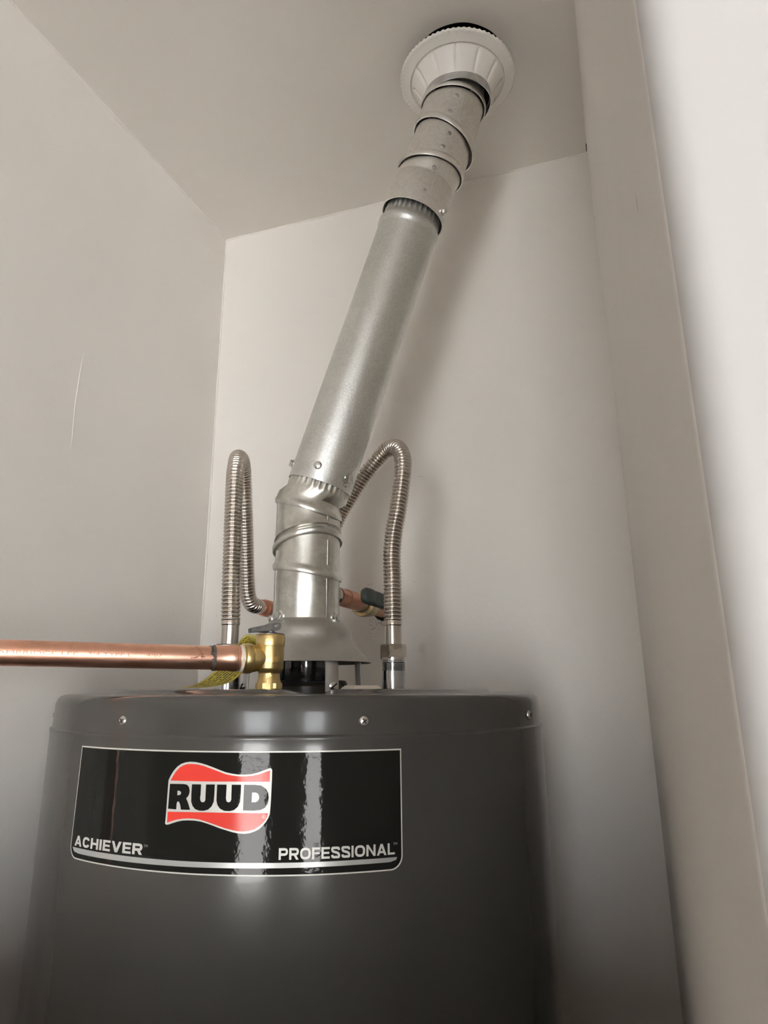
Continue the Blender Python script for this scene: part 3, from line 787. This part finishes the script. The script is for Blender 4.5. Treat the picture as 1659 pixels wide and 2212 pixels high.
# flat dark discs, painted-in shade of the rough openings round the stubs
for x, z, r in ((cx, cz - 0.001, 0.0150), (sx, sz, 0.0135)):
    rnd = random.Random(int(r * 1e5)); bm = bmesh.new()
    lathe(bm, (x, YB - 0.0009, z), (0, 1, 0), [(r, 0.0), (r, 0.002)], 26, (True, True), rfun=lambda q, h, t_: (q * (1 + 0.16 * noise.noise(Vector((math.cos(t_) * 3, math.sin(t_) * 3, 2)))), h))
    obj('pipe_hole_shade', bm, 'dark', wb)

# ------------------------------------------------------------------ draft hood
DH = thing('draft_hood', 'grey flared sheet metal draft hood on legs above the heater flue', 'vent hood', (TC.x, TC.y, zt))
bm = bmesh.new()
hp = [(0.0375, 0.078), (0.0385, 0.0755), (0.0440, 0.0715), (0.0490, 0.0690), (0.0518, 0.0645), (0.0525, 0.0580), (0.0530, 0.0540), (0.0555, 0.0495), (0.0600, 0.0445), (0.0670, 0.0370), (0.0730, 0.0305), (0.0744, 0.0288), (0.0735, 0.0283), (0.0660, 0.0360), (0.0590, 0.0430), (0.0520, 0.0520), (0.0505, 0.064), (0.042, 0.070), (0.037, 0.073)]
lathe(bm, (TC.x, TC.y, EYE), (0, 0, 1), hp, 96)
obj('hood', bm, 'hood', DH, angle=50)
for phi, wdt in ((0.42, 0.0078), (0.42 + PI / 2, 0.0072), (0.42 + PI, 0.0075), (0.42 - PI / 2, 0.0072)):
    n = (fdir * math.cos(phi) + rdir * math.sin(phi)); tt = Vector((-n.y, n.x, 0))
    bm = bmesh.new(); rings = []
    for r, z, ww in ((0.0640, 0.0345, 1.1), (0.0662, 0.0315, 1.05), (0.0672, 0.0285, 1.0), (0.0680, 0.018, 0.98), (0.0688, 0.006, 1.0), (0.0690, -0.0028, 1.0)):
        base = Vector((TC.x, TC.y, EYE + z)); ww *= wdt
        pf = [(-1, 0), (-0.92, 0.0012), (-0.55, 0.0020), (0, 0.0024), (0.55, 0.0020), (0.92, 0.0012), (1, 0), (0.9, -0.0008), (0, 0.0008), (-0.9, -0.0008)]
        rings.append([base + n * (r + b) + tt * (a * ww) for a, b in pf])
    skin(bm, rings, (True, True))
    leg = obj('leg', bm, 'hood', DH, angle=40)
    p = Vector((TC.x, TC.y, EYE + 0.0035)) + n * 0.0711
    bm = bmesh.new(); lathe(bm, p, n, [(0.0046, -0.0006), (0.0044, 0.0012), (0.0030, 0.0022), (0.0005, 0.0026)], 24, (True, True))
    hs = obj('screw', bm, 'zinc', leg)
    bm = bmesh.new(); q = n * 0.0024
    dd = (tt * 0.8 + Vector((0, 0, 0.6))).normalized(); ee = n.cross(dd)
    vs = [bm.verts.new(p + q + dd * a * 0.0040 + ee * b * 0.0006 + n * c_ * 0.0007) for a in (-1, 1) for b in (-1, 1) for c_ in (-1, 1)]
    bmesh.ops.convex_hull(bm, input=vs); obj('slot_shade', bm, 'dark', leg, smooth=False)  # raised dark bar, shade of the screw's cut put into its colour

# ------------------------------------------------------------------ round vent
def sec(C, ax, n, r, N=72, rip=0.0, rn=0, ph=0.0):
    """section of a tube of axis `ax` by the plane through C with normal n"""
    ax = Vector(ax).normalized(); n = Vector(n).normalized()
    e1 = rdir.copy(); e1 = (e1 - ax * e1.dot(ax)).normalized(); e2 = ax.cross(e1)
    out = []
    for i in range(N):
        t = 2 * PI * i / N
        rr = r + (rip * math.cos(rn * t + ph) if rn else 0)
        v = e1 * math.cos(t) * rr + e2 * math.sin(t) * rr
        v += ax * (-(v.dot(n)) / ax.dot(n))
        out.append(Vector(C) + v)
    return out

def plane(zL, zF, zR, r=0.0377):
    """plane through the vertical vent from three heights above the eye line"""
    z0 = (zL + zR) / 2; a = (zR - zL) / (2 * r); b = (zF - z0) / r
    return Vector((TC.x, TC.y, EYE + z0)), (Vector((0, 0, 1)) - rdir * a - fdir * b).normalized()
RP = 0.0377
UPV = Vector((0, 0, 1))
LE = thing('vent_elbow', 'lower galvanized elbow rising from the draft hood, shiny with stained gores', 'vent elbow', (TC.x, TC.y, EYE + 0.07), 'adjustable vent elbows')
CA, nA = plane(0.1386, 0.1290, 0.1253); CB, nB = plane(0.1588, 0.1735, 0.1700); CC, nC = plane(0.2189, 0.2020, 0.1981)
P1 = Vector((-0.3311, 0.7406, 1.7342)); P2 = Vector((-0.2111, 0.7602, 2.1018))
pax = (P2 - P1).normalized()
C0 = Vector((TC.x, TC.y, EYE + 0.0735))
def bead(C, ax, n, r, up=True, h=0.0016, k=0.0040):
    """rolled bead rings; the outer gore ends in a lip"""
    ax = Vector(ax)
    s = 1
    return [sec(C + ax * o * s, ax, n, r + q) for o, q in ((-k, 0.0), (-k * .75, h * .35), (-k * .45, h), (0.0, h * 1.25), (k * .45, h), (k * .8, h * .35), (k, 0.0))]
def gore(name, rings, mat, parent, ang=35):
    bm = bmesh.new(); skin(bm, rings); return obj(name, bm, mat, parent, angle=ang)
# gore 1: hood to seam A with the bead
gore('gore', [sec(C0, UPV, UPV, RP + 0.0006), sec(C0 + UPV * 0.010, UPV, UPV, RP + 0.0004)] + bead(CA, UPV, nA, RP)[:4] , 'elbow', LE)
lip = lambda C, ax, n, r, h: [sec(C - ax * 0.0050, ax, n, r - 0.0001), sec(C - ax * 0.0050, ax, n, r + h * 0.8), sec(C - ax * 0.0035, ax, n, r + h * 1.15), sec(C - ax * 0.0005, ax, n, r + h * 1.25), sec(C + ax * 0.0022, ax, n, r + h * 0.8), sec(C + ax * 0.0042, ax, n, r + h * 0.15), sec(C + ax * 0.0060, ax, n, r)]
gore('gore', lip(CA, UPV, nA, RP, 0.0022) + [sec(CB - UPV * 0.004, UPV, nB, RP)], 'elbow', LE)
gore('gore', lip(CB, UPV, nB, RP, 0.0030) + [sec(CB + UPV * 0.0075, UPV, nB, RP + 0.0018), sec(CB + UPV * 0.0095, UPV, nB, RP + 0.0006), sec(CC - UPV * 0.005, UPV, nC, RP)], 'elbow', LE)
up_ax = (UPV * 0.35 + pax * 0.65).normalized()
NC = 192
def lipn(C, ax, n, r, h, N): return [sec(C - ax * 0.0050, ax, n, r - 0.0001, N), sec(C - ax * 0.0050, ax, n, r + h * 0.8, N), sec(C - ax * 0.0035, ax, n, r + h * 1.15, N), sec(C - ax * 0.0005, ax, n, r + h * 1.25, N), sec(C + ax * 0.0022, ax, n, r + h * 0.8, N), sec(C + ax * 0.0042, ax, n, r + h * 0.15, N), sec(C + ax * 0.0060, ax, n, r, N)]
rg = lipn(CC, UPV, nC, RP, 0.0020, NC)
rg += [sec(CC + UPV * 0.010, up_ax, (nC + pax).normalized(), RP - 0.0004, NC)]
for k, (o, r, rip) in enumerate(((-0.010, 0.0374, 0.0), (-0.0075, 0.0371, 0.0004), (-0.0045, 0.0368, 0.0009), (-0.0012, 0.0365, 0.0010), (0.004, 0.0362, 0.0009), (0.010, 0.0361, 0.0008))):
    rg.append(sec(P1 + pax * o, pax, pax, r, NC, rip, 32))
gore('gore', rg, 'elbow', LE, 50)
# lock seams standing up along the elbow gores
def strip(a, b, out, wdt, hgt, parent, mat='elbow', name='lock_seam'):
    a = Vector(a); b = Vector(b); out = Vector(out).normalized(); d = (b - a).normalized(); s = d.cross(out)
    bm = bmesh.new()
    pf = [(-1, -0.3), (-0.7, 1), (0.4, 1), (0.55, 0.0), (1.0, -0.3)]
    r1 = [a + s * x * wdt + out * y * hgt for x, y in pf]; r2_ = [b + s * x * wdt + out * y * hgt for x, y in pf]
    skin(bm, [r1, r2_], (True, True)); return obj(name, bm, mat, parent, smooth=False)
def vstrip(phi, z0, z1):
    n = fdir * math.cos(phi) + rdir * math.sin(phi)
    p = Vector((TC.x, TC.y, 0)) + n * RP
    strip(p + UPV * (EYE + z0), p + UPV * (EYE + z1), n, 0.0022, 0.0005, LE, 'hood')
vstrip(0.66, 0.074, 0.1195); vstrip(0.68, 0.135, 0.164); vstrip(0.66, 0.180, 0.196)
vstrip(-1.22, 0.076, 0.130); vstrip(-1.22, 0.146, 0.154); vstrip(-1.22, 0.170, 0.211)
for phi, z in ((-0.86, 0.0790), (0.98, 0.0775), (-1.72, 0.078), (2.6, 0.078)):
    n = fdir * math.cos(phi) + rdir * math.sin(phi)
    hex_screw('screw', Vector((TC.x, TC.y, EYE + z)) + n * (RP + 0.0006), n, LE)

# straight length
VP = thing('vent_pipe', 'straight matte galvanized vent pipe slanting up between the two elbows', 'vent pipe', tuple(P1))
RS = 0.0388
bm = bmesh.new()
L = (P2 - P1).length
rg = [sec(P1 + pax * 0.0015, pax, pax, RS - 0.0010, NC), sec(P1, pax, pax, RS - 0.0008, NC), sec(P1, pax, pax, RS, NC), sec(P1 + pax * 0.004, pax, pax, RS, NC)]
for i in range(1, 12): rg.append(sec(P1 + pax * (L - 0.032) * i / 12, pax, pax, RS, NC))
for o, r, rip in ((-0.034, 0, 0), (-0.032, 0.0001, 0), (-0.0285, 0.0016, 0), (-0.025, 0.0020, 0), (-0.0215, 0.0014, 0), (-0.018, -0.0004, 0), (-0.014, -0.0014, 0), (-0.0125, -0.0018, 0.0005), (-0.0095, -0.0022, 0.0012), (0.008, -0.0026, 0.0012), (0.014, -0.003, 0.0010)):
    rg.append(sec(P2 + pax * o, pax, pax, RS + r, NC, rip, 32))
skin(bm, rg); obj('tube', bm, 'pipe', VP, angle=50)
e1p = (rdir - pax * rdir.dot(pax)).normalized(); e2p = (fdir - pax * fdir.dot(pax)).normalized(); e2p = (e2p - e1p * e2p.dot(e1p)).normalized()
for phi, o in ((-0.22, 0.0165), (0.88, 0.0165), (-1.52, 0.0165)):
    n = e2p * math.cos(phi) + e1p * math.sin(phi)
    pp = P1 + pax * o + n * RS
    if phi == -0.22:
        bm = bmesh.new(); lathe(bm, pp, n, [(0.0050, -0.0004), (0.0050, 0.0006), (0.0042, 0.0014), (0.0015, 0.0018)], 24, (True, True)); obj('screw', bm, 'zinc', VP)
    else: hex_screw('screw', pp, n, VP, 0.0040)
n = e2p * math.cos(0.92) + e1p * math.sin(0.92)
rnd = random.Random(5); bm = bmesh.new()
for i in range(46):
    o = abs(rnd.gauss(0, 0.011)); ph = 0.92 + rnd.gauss(0, 0.16)
    n = e2p * math.cos(ph) + e1p * math.sin(ph); p = P1 + pax * (0.004 + o) + n * (RS + 0.00015)
    tt = pax.cross(n); r = rnd.uniform(0.0002, 0.0008)
    bm.faces.new([bm.verts.new(p + tt * math.cos(a) * r + pax * math.sin(a) * r * rnd.uniform(.6, 2)) for a in [2 * PI * j / 6 for j in range(6)]])
o = obj('soot_speck', bm, 'flux', VP, smooth=False); o['kind'] = 'stuff'

# upper elbow: four gores turning back to vertical
UE = thing('vent_elbow', 'upper dull grey elbow of banded gores joining vent pipe to ceiling collar', 'vent elbow', tuple(P2), 'adjustable vent elbows')
G1 = Vector((-0.1870, 0.7641, 2.1633)); G2 = Vector((-0.1683, 0.7672, 2.2100)); G3 = Vector((-0.1533, 0.7696, 2.2672)); G4 = Vector((-0.1489, 0.7703, 2.3006))
vdir = Vector((0, 0, EYE)); 
def seam(C, a, b, ang, fwd=0.0):
    n = (a.normalized() + b.normalized()).normalized()
    view = (Vector(C) - Vector((0, 0, EYE))).normalized()
    n = Matrix.Rotation(math.radians(ang), 3, view) @ n
    side = view.cross(UPV).normalized()
    return (Matrix.Rotation(math.radians(fwd), 3, side) @ n).normalized()
ax1 = (G1 - P2).normalized(); ax1 = (ax1 + pax).normalized(); ax2 = (G2 - G1).normalized(); ax2 = (ax2 * 0.5 + ax1 * 0.5).normalized(); ax3 = (G3 - G2).normalized(); ax4 = (G4 - G3).normalized()
n1 = seam(G1, ax1, ax2, -9); n2 = seam(G2, ax2, ax3, 19); n3 = seam(G3, ax3, ax4, -4)
RU = 0.0415
lipc = P2 - pax * 0.006
nlip = seam(lipc, pax, pax, 3)
def axis_ring(C, ax, n, r): return sec(C, ax, n, r)
def ulip(C, ax, n, r, h=0.0028):
    return [sec(C + ax * 0.0050, ax, n, r + 0.0002), sec(C + ax * 0.0030, ax, n, r + 0.0016), sec(C - ax * 0.0040, ax, n, r + 0.0018), sec(C - ax * 0.0042, ax, n, r + h * 1.05), sec(C - ax * 0.0028, ax, n, r + h * 1.2), sec(C + ax * 0.0015, ax, n, r + h * 1.2), sec(C + ax * 0.0045, ax, n, r + h * 0.85), sec(C + ax * 0.0062, ax, n, r + h * 0.12), sec(C + ax * 0.0080, ax, n, r)]
g = [sec(lipc + pax * 0.02, pax, nlip, RU - 0.0004), sec(lipc, pax, nlip, RU - 0.0002), sec(lipc, pax, nlip, RU + 0.0009), sec(lipc + pax * 0.004, pax, nlip, RU + 0.0008), sec(P2 + pax * 0.040, ax1, (nlip + ax1).normalized(), RU + 0.0003), sec(P2 + pax * 0.0415, ax1, (nlip + ax1).normalized(), RU - 0.0004), sec(P2 + pax * 0.0440, ax1, (nlip + ax1).normalized(), RU - 0.0007), sec(P2 + pax * 0.0465, ax1, (nlip + ax1).normalized(), RU - 0.0002), sec(G1 - ax1 * 0.004, ax1, n1, RU - 0.0006)]
gore('gore', g, 'elbow_dull', UE)
gore('gore', ulip(G1, ax2, n1, RU) + [sec(G2 - ax2 * 0.004, ax2, n2, RU - 0.0006)], 'elbow_dull', UE)
gore('gore', ulip(G2, ax3, n2, RU - 0.0002) + [sec(G3 - ax3 * 0.004, ax3, n3, RU - 0.0006)], 'elbow_dull', UE)
g = ulip(G3, ax4, n3, RU, 0.0026) + [sec(G3 + ax4 * 0.012, ax4, n3, RU - 0.0006), sec(G3 + ax4 * 0.018, ax4, UPV, RU - 0.002, 72, 0.0007, 24), sec(G3 + ax4 * 0.050, ax4, UPV, RU - 0.0025, 72, 0.0007, 24)]
gore('gore', g, 'elbow_dull', UE)
def frame_ax(ax):
    e1 = (rdir - ax * rdir.dot(ax)).normalized(); e2 = (fdir - ax * fdir.dot(ax)).normalized(); e2 = (e2 - e1 * e2.dot(e1)).normalized(); return e1, e2
def surf(C, ax, phi, r):
    e1, e2 = frame_ax(ax); n = e2 * math.cos(phi) + e1 * math.sin(phi); return Vector(C) + n * r, n
for C, ax, phi, o in ((G3, ax4, 0, 0), (P2, pax, 0, 0)): pass
def rivet(C, ax, phi, o, r=RU):
    p, n = surf(C + ax * o, ax, phi, r); bm = bmesh.new()
    lathe(bm, p, n, [(0.0030, -0.0008), (0.0027, 0.0004), (0.0018, 0.0007), (0.0003, 0.0008)], 16, (True, True)); obj('rivet', bm, 'hood', UE)
rivet(P2, pax, 0.12, 0.012); rivet(P2, ax1, 0.14, 0.048)
rivet(G1, ax2, 0.10, 0.014); rivet(G1, ax2, 0.14, 0.036)
rivet(G2, ax3, -0.08, 0.016); rivet(G2, ax3, 0.0, 0.042)
def seamline(C, ax, phi, o0, o1, r=RU):
    p, n = surf(C + ax * o0, ax, phi, r - 0.0002); q, n = surf(C + ax * o1, ax, phi, r - 0.0002)
    strip(p, q, n, 0.0014, 0.00045, UE, 'elbow_dull')
seamline(P2, pax, 0.30, -0.004, 0.052, RU + 0.0004); seamline(G1, ax2, 0.38, 0.007, 0.038); seamline(G2, ax3, 0.26, 0.008, 0.048)
p, n = surf(P2 + pax * 0.004, pax, 0.98, RU + 0.0006); hex_screw('screw', p, n, UE, 0.0038)

# ceiling collar: crimped rim, flat flange, fluted cone, short sleeve
CCo = thing('ceiling_collar', 'round white fluted collar with crimped rim hanging under the ceiling hole', 'collar', tuple(RING))
tilt = Vector((0.02, 0.03, 1)).normalized()
bm = bmesh.new()
NR_ = 288
def crf(r, h, t):
    if r > 0.0755: return r + 0.00035 * math.cos(72 * t) * (1 + 0.4 * math.sin(5 * t)), h + 0.0007 * math.cos(72 * t + 0.8)
    if 0.0455 < r < 0.0617:
        x = abs(((t * 12 / (2 * PI) + 0.12) % 1) - 0.5) * 2     # 0 at the groove
        k = math.exp(-(x / 0.14) ** 2)
        w_ = math.sin(PI * (r - 0.0455) / 0.0162)
        return r, h + 0.0048 * k * max(0, w_) ** 0.5
    return r, h
prof = [(0.0786, 0.0030), (0.0790, 0.0005), (0.0781, -0.0012), (0.0766, -0.0016), (0.0747, -0.0018), (0.0706, -0.0030), (0.0665, -0.0046), (0.0650, -0.0050), (0.0640, -0.0026), (0.0628, -0.0030)]
prof += [(0.0617 - 0.0162 * i / 12, -0.0055 - 0.0265 * (i / 12) ** 1.05) for i in range(13)]
prof += [(0.0445, -0.0335), (0.0440, -0.0332), (0.0440, -0.031), (0.0600, -0.0040), (0.0640, -0.0010), (0.0770, 0.0010)]
lathe(bm, RING, tilt, prof, NR_, rfun=crf)
obj('collar_dish', bm, 'white', CCo, angle=60)
bm = bmesh.new()
lathe(bm, RING, tilt, [(0.0452, -0.0280), (0.0455, -0.0325), (0.0457, -0.0420), (0.0449, -0.0420), (0.0446, -0.028), (0.0430, 0.02)], 72, rfun=lambda r, h, t: (r * (1 + 0.012 * math.sin(3 * t + 1)), h + (0.0035 * math.sin(t * 1 + 0.5) + 0.0012 * math.sin(4 * t) if h < -0.038 else 0)))
obj('sleeve', bm, 'band', CCo, angle=50)

# ------------------------------------------------------------------ relief valve with discharge pipe
VC = Vector((-0.3262, 0.6200, 0)); VD = 0.6995
RVx = Vector((VC.x, VC.y, EYE))
RV = thing('relief_valve', 'gold brass temperature relief valve with grey lever on heater lid', 'valve', (VC.x, VC.y, EYE + 0.0005))
bm = bmesh.new()
lathe(bm, RVx, UPV, [(0.0105, 0.0003), (0.0116, 0.0006), (0.0116, 0.0062), (0.0106, 0.0098), (0.0102, 0.0145), (0.0104, 0.0160), (0.0128, 0.0180), (0.0134, 0.0200), (0.0134, 0.0395), (0.0138, 0.0405), (0.0140, 0.0415), (0.0140, 0.0500), (0.0134, 0.0512), (0.0128, 0.0515)], 56, (True, True))
PD = (Vector((-0.5046, 0.4697, 0)) - Vector((-0.3700, 0.5990, 0))).normalized()   # the discharge pipe's way
PZ = EYE + 0.0288
pb = Vector((VC.x, VC.y, PZ))
lathe(bm, pb, PD, [(0.0105, 0.0), (0.0118, 0.012), (0.0128, 0.0165), (0.0128, 0.0175), (0.0136, 0.0182), (0.0140, 0.0200), (0.0140, 0.0245), (0.0136, 0.0252), (0.0140, 0.0260), (0.0138, 0.0272), (0.0122, 0.0274)], 56, (False, True))
body = obj('body', bm, 'brass', RV, angle=45)
bm = bmesh.new(); lathe(bm, RVx, UPV, [(0.0136, 0.0514), (0.0138, 0.0521), (0.0100, 0.0530), (0.0040, 0.0540)], 48, (True, True)); obj('cap_disc', bm, 'zinc', RV)
bm = bmesh.new(); nut(bm, RVx + UPV * 0.0006, UPV, 0.0128, 0.0060, 6); obj('base_hex', bm, 'brass', RV, angle=20)
# raised boss with arrow marks facing the camera
vf = -Vector((VC.x, VC.y, 0)).normalized(); vr = Vector((-vf.y, vf.x, 0))
def on_valve(u, z, lift=0.0, R=0.0134):
    return Vector((VC.x, VC.y, EYE + z)) + vr * u + vf * (math.sqrt(max(R * R - u * u, 1e-9)) + lift)
def bar(a, b, w2, lift0, lift1, R=0.0134):
    bm = bmesh.new(); d = Vector((b[0] - a[0], b[1] - a[1])); d.normalize(); nrm = Vector((-d.y, d.x)); rings = []
    for i in range(5):
        t = i / 4; u = a[0] + (b[0] - a[0]) * t; z = a[1] + (b[1] - a[1]) * t
        rings.append([on_valve(u + nrm.x * s * w2, z + nrm.y * s * w2, l, R) for s, l in ((-1, lift0), (-0.7, lift1), (0.7, lift1), (1, lift0))])
    skin(bm, rings, (True, True)); return obj('raised_mark', bm, 'brass', body, angle=30)
bar((-0.0030, 0.0275), (0.0088, 0.0275), 0.0042, -0.002, 0.0008)          # boss
for a, b in (((-0.0022, 0.0275), (0.0016, 0.0308)), ((-0.0022, 0.0275), (0.0016, 0.0242)), ((0.0020, 0.0308), (0.0020, 0.0242)), ((0.0030, 0.0298), (0.0072, 0.0298)), ((0.0072, 0.0298), (0.0072, 0.0252)), ((0.0072, 0.0252), (0.0030, 0.0252))):
    bar(a, b, 0.00045, 0.0004, 0.0020)
for a, b in (((0.0010, 0.0150), (-0.0028, 0.0105)), ((0.0010, 0.0150), (0.0048, 0.0105)), ((-0.0012, 0.0105), (-0.0012, 0.0055)), ((0.0030, 0.0105), (0.0030, 0.0055))):
    bar(a, b, 0.00045, -0.0008, 0.0010, 0.0110)
# lever: folded channel
a = Vector((VC.x, VC.y, EYE + 0.0595)) + vr * 0.0040 + vf * 0.002; b = a - vr * 0.0240 + UPV * -0.0045 + vf * 0.010
d = (b - a).normalized(); s = vf * 1.0; s = (s - d * s.dot(d)).normalized(); u_ = d.cross(s); u_ = u_ if u_.z > 0 else -u_
bm = bmesh.new()
for q in (-1, 1):          # side cheeks
    rings = []
    for t, hh in ((-0.0045, 0.0015), (-0.003, 0.0038), (0.0, 0.0048), (0.004, 0.0046), (0.018, 0.0030), (0.0262, 0.0026)):
        c0 = a + d * t + s * q * 0.0042
        rings.append([c0 + s * 0.0005 + u_ * hh * 0.55, c0 - s * 0.0005 + u_ * hh * 0.55, c0 - s * 0.0005 - u_ * hh, c0 + s * 0.0005 - u_ * hh])
    skin(bm, rings, (True, True))
rings = []
for t, hh in ((-0.002, 0.0036), (0.004, 0.0046), (0.018, 0.0030), (0.0262, 0.0026)):
    c0 = a + d * t + u_ * hh * 0.55
    rings.append([c0 - s * 0.0047, c0 + s * 0.0047, c0 + s * 0.0047 - u_ * 0.0008, c0 - s * 0.0047 - u_ * 0.0008])
skin(bm, rings, (True, True))
c0 = a + d * 0.018 - u_ * 0.0030
lev = obj('lever', bm, 'lever', RV, angle=30)
bm = bmesh.new(); tube(bm, [a - s * 0.0062, a + s * 0.0062], 0.0014, 16); obj('pivot_pin', bm, 'zinc', lev)
bm = bmesh.new(); tube(bm, [RVx + UPV * 0.052, RVx + UPV * 0.0585], 0.0028, 16); obj('stem', bm, 'zinc', RV)

# discharge pipe: adapter, tube towards the left wall, elbow, drop
DP = thing('discharge_pipe', 'long copper discharge pipe running left from the brass relief valve', 'pipe', tuple(pb + PD * 0.03))
RC = 0.0108
q0 = pb + PD * 0.026
bm = bmesh.new(); lathe(bm, q0 - PD * 0.001, PD, [(0.0122, 0), (0.0128, 0.001), (0.0126, 0.0040), (0.0119, 0.0046)], 40, (True, True), rfun=lambda r, h, t: (r * (1 + 0.03 * noise.noise(Vector((math.cos(t) * 4, math.sin(t) * 4, h * 900)))), h)); obj('thread_tape', bm, 'tape', DP)
bm = bmesh.new()
lathe(bm, q0 + PD * 0.002, PD, [(0.0117, 0), (0.0112, 0.0008), (0.0117, 0.0016), (0.0112, 0.0024), (0.0117, 0.0032), (0.0117, 0.0050), (0.0122, 0.0058), (0.0122, 0.0110), (0.0117, 0.0125), (0.0117, 0.0265), (0.0110, 0.0270)], 48, (True, True))
obj('adapter', bm, 'copper', DP, angle=30)
bm = bmesh.new(); lathe(bm, q0 + PD * 0.0275, PD, [(0.0117, 0), (0.0120, 0.0004), (0.0116, 0.0014), (RC, 0.0022)], 40, rfun=lambda r, h, t: (r * (1 + 0.012 * noise.noise(Vector((math.cos(t) * 5, math.sin(t) * 5, 1)))), h)); obj('solder_ring', bm, 'flux', DP)
far_end = pb + PD * 0.315; far_end.z = EYE + 0.0315
bm = bmesh.new()
st = q0 + PD * 0.024
run = [st + (far_end - st) * i / 10 for i in range(11)]
for i in range(1, 7):
    t_ = i * PI / 12
    run.append(far_end + PD * 0.022 * math.sin(t_) - UPV * 0.022 * (1 - math.cos(t_)))
run.append(run[-1] - UPV * 0.1); run.append(Vector((run[-1].x, run[-1].y, 0.12)))
tube(bm, run, RC, 40); obj('tube', bm, 'copper', DP, angle=50)
# flux stains and the faint mill print lying on the tube
tax = (far_end - st).normalized(); s0 = q0 + PD * 0.024
view = vf
def on_tube(u, ang, lift=0.00012, R=RC):
    """u metres from the adapter along the tube, ang up from the side facing the camera"""
    side = (vf - tax * vf.dot(tax)).normalized(); vert = side.cross(tax); vert = vert if vert.z > 0 else -vert
    return s0 + tax * u + (side * math.cos(ang) + vert * math.sin(ang)) * (R + lift)
def tube_patch(name, pts, mat, R=RC, lift=0.00012):
    bm = bmesh.new(); bm.faces.new([bm.verts.new(on_tube(u, a_, lift, R)) for u, a_ in pts]); return obj(name, bm, mat, DP, smooth=False)
rnd = random.Random(3)
bm = bmesh.new()
def dab(u, a_, r, ru, mat=None):
    k = 9; bm.faces.new([bm.verts.new(on_tube(u + math.cos(t) * r * ru * rnd.uniform(.6, 1.3), a_ + math.sin(t) * r / RC * rnd.uniform(.6, 1.3), 0.00014)) for t in [2 * PI * j / k for j in range(k)]])
for i in range(16): dab(0.0060 + rnd.uniform(-0.001, 0.0015) + (0.002 if i > 12 else 0), 0.15 + i * 0.085, rnd.uniform(.0009, .0017), 1.1)
for i in range(10): dab(0.0065, -0.15 - i * 0.12, rnd.uniform(.0006, .0009), 0.8)
obj('flux_stain', bm, 'flux', DP, smooth=False)['kind'] = 'stuff'
bm = bmesh.new()
for i in range(14): dab(0.0145 + 0.010 * abs(noise.noise(Vector((i * .7, 2, 0)))) + 0.0004 * i, 0.0 + i * 0.085, rnd.uniform(.0003, .0006), 1.3)
for i in range(9): dab(0.0165 + 0.0012 * i, 0.22 - 0.045 * i + 0.05 * math.sin(i), rnd.uniform(.0003, .0007), 1.8)
for i in range(12): dab(0.0170 - 0.0001 * i, 0.05 - 0.09 * i, rnd.uniform(.0002, .0004), 1)
dab(0.0165, 0.05, 0.0013, 1.2)
obj('flux_run', bm, 'flux_brown', DP, smooth=False)['kind'] = 'stuff'
def print_on_tube(body_, u0, u1, a_, hh):
    bm = fit_text(body_, 0, 1, 0, 1, 0.0)
    for v in bm.verts:
        v.co = on_tube(u0 + (u1 - u0) * v.co.x, a_ + v.co.y * hh / RC, 0.00010)
    return obj('mill_print', bm, 'ink', DP, smooth=False)
print_on_tube('CAMBRIDGE-LEE', 0.190, 0.122, -0.12, 0.0030)
print_on_tube('3/4 TYPE L', 0.114, 0.078, -0.10, 0.0028)
print_on_tube('4/07', 0.066, 0.052, -0.08, 0.0026)

# ------------------------------------------------------------------ warning tag
TG = thing('warning_tag', 'curled yellow printed warning tag hanging behind the copper pipe', 'tag', (-0.3491, 0.6354, 1.5485))
Aa = [(-0.3330, 0.6430, 1.5515), (-0.3491, 0.6354, 1.5523), (-0.3595, 0.6296, 1.5526), (-0.3690, 0.6300, 1.5430), (-0.3776, 0.6290, 1.5312), (-0.3840, 0.6250, 1.5222), (-0.3894, 0.6200, 1.5156), (-0.3965, 0.6140, 1.5081), (-0.4046, 0.6076, 1.5038), (-0.4130, 0.6019, 1.5022)]
Ba = [(-0.3330, 0.6430, 1.5420), (-0.3480, 0.6370, 1.5425), (-0.3535, 0.6380, 1.5415), (-0.3560, 0.6370, 1.5345), (-0.3590, 0.6350, 1.5244), (-0.3620, 0.6310, 1.5168), (-0.3664, 0.6270, 1.5107), (-0.3749, 0.6205, 1.5052), (-0.3897, 0.6114, 1.5024), (-0.4087, 0.5988, 1.5018)]
A_ = catmull(Aa, 6); B_ = catmull(Ba, 6)
me = bpy.data.meshes.new('tag_strip'); vs = []; fs = []; uvs = []
K = 8
for i, (p, q) in enumerate(zip(A_, B_)):
    for j in range(K + 1): vs.append(tuple(p + (q - p) * j / K - Vector(TG.location)))
for i in range(len(A_) - 1):
    for j in range(K):
        a_, b_ = i * (K + 1) + j, (i + 1) * (K + 1) + j
        fs.append((a_, a_ + 1, b_ + 1, b_)); uvs.append([(i, j), (i, j + 1), (i + 1, j + 1), (i + 1, j)])
me.from_pydata(vs, [], fs); uvl = me.uv_layers.new(name='UVMap'); li = 0
for u in uvs:
    for (i, j) in u:
        uvl.data[li].uv = (i / (len(A_) - 1), j / K); li += 1
for pl in me.polygons: pl.use_smooth = True
o = link('tag_strip', me, 'tag', TG)
sm = o.modifiers.new('thick', 'SOLIDIFY'); sm.thickness = 0.0004
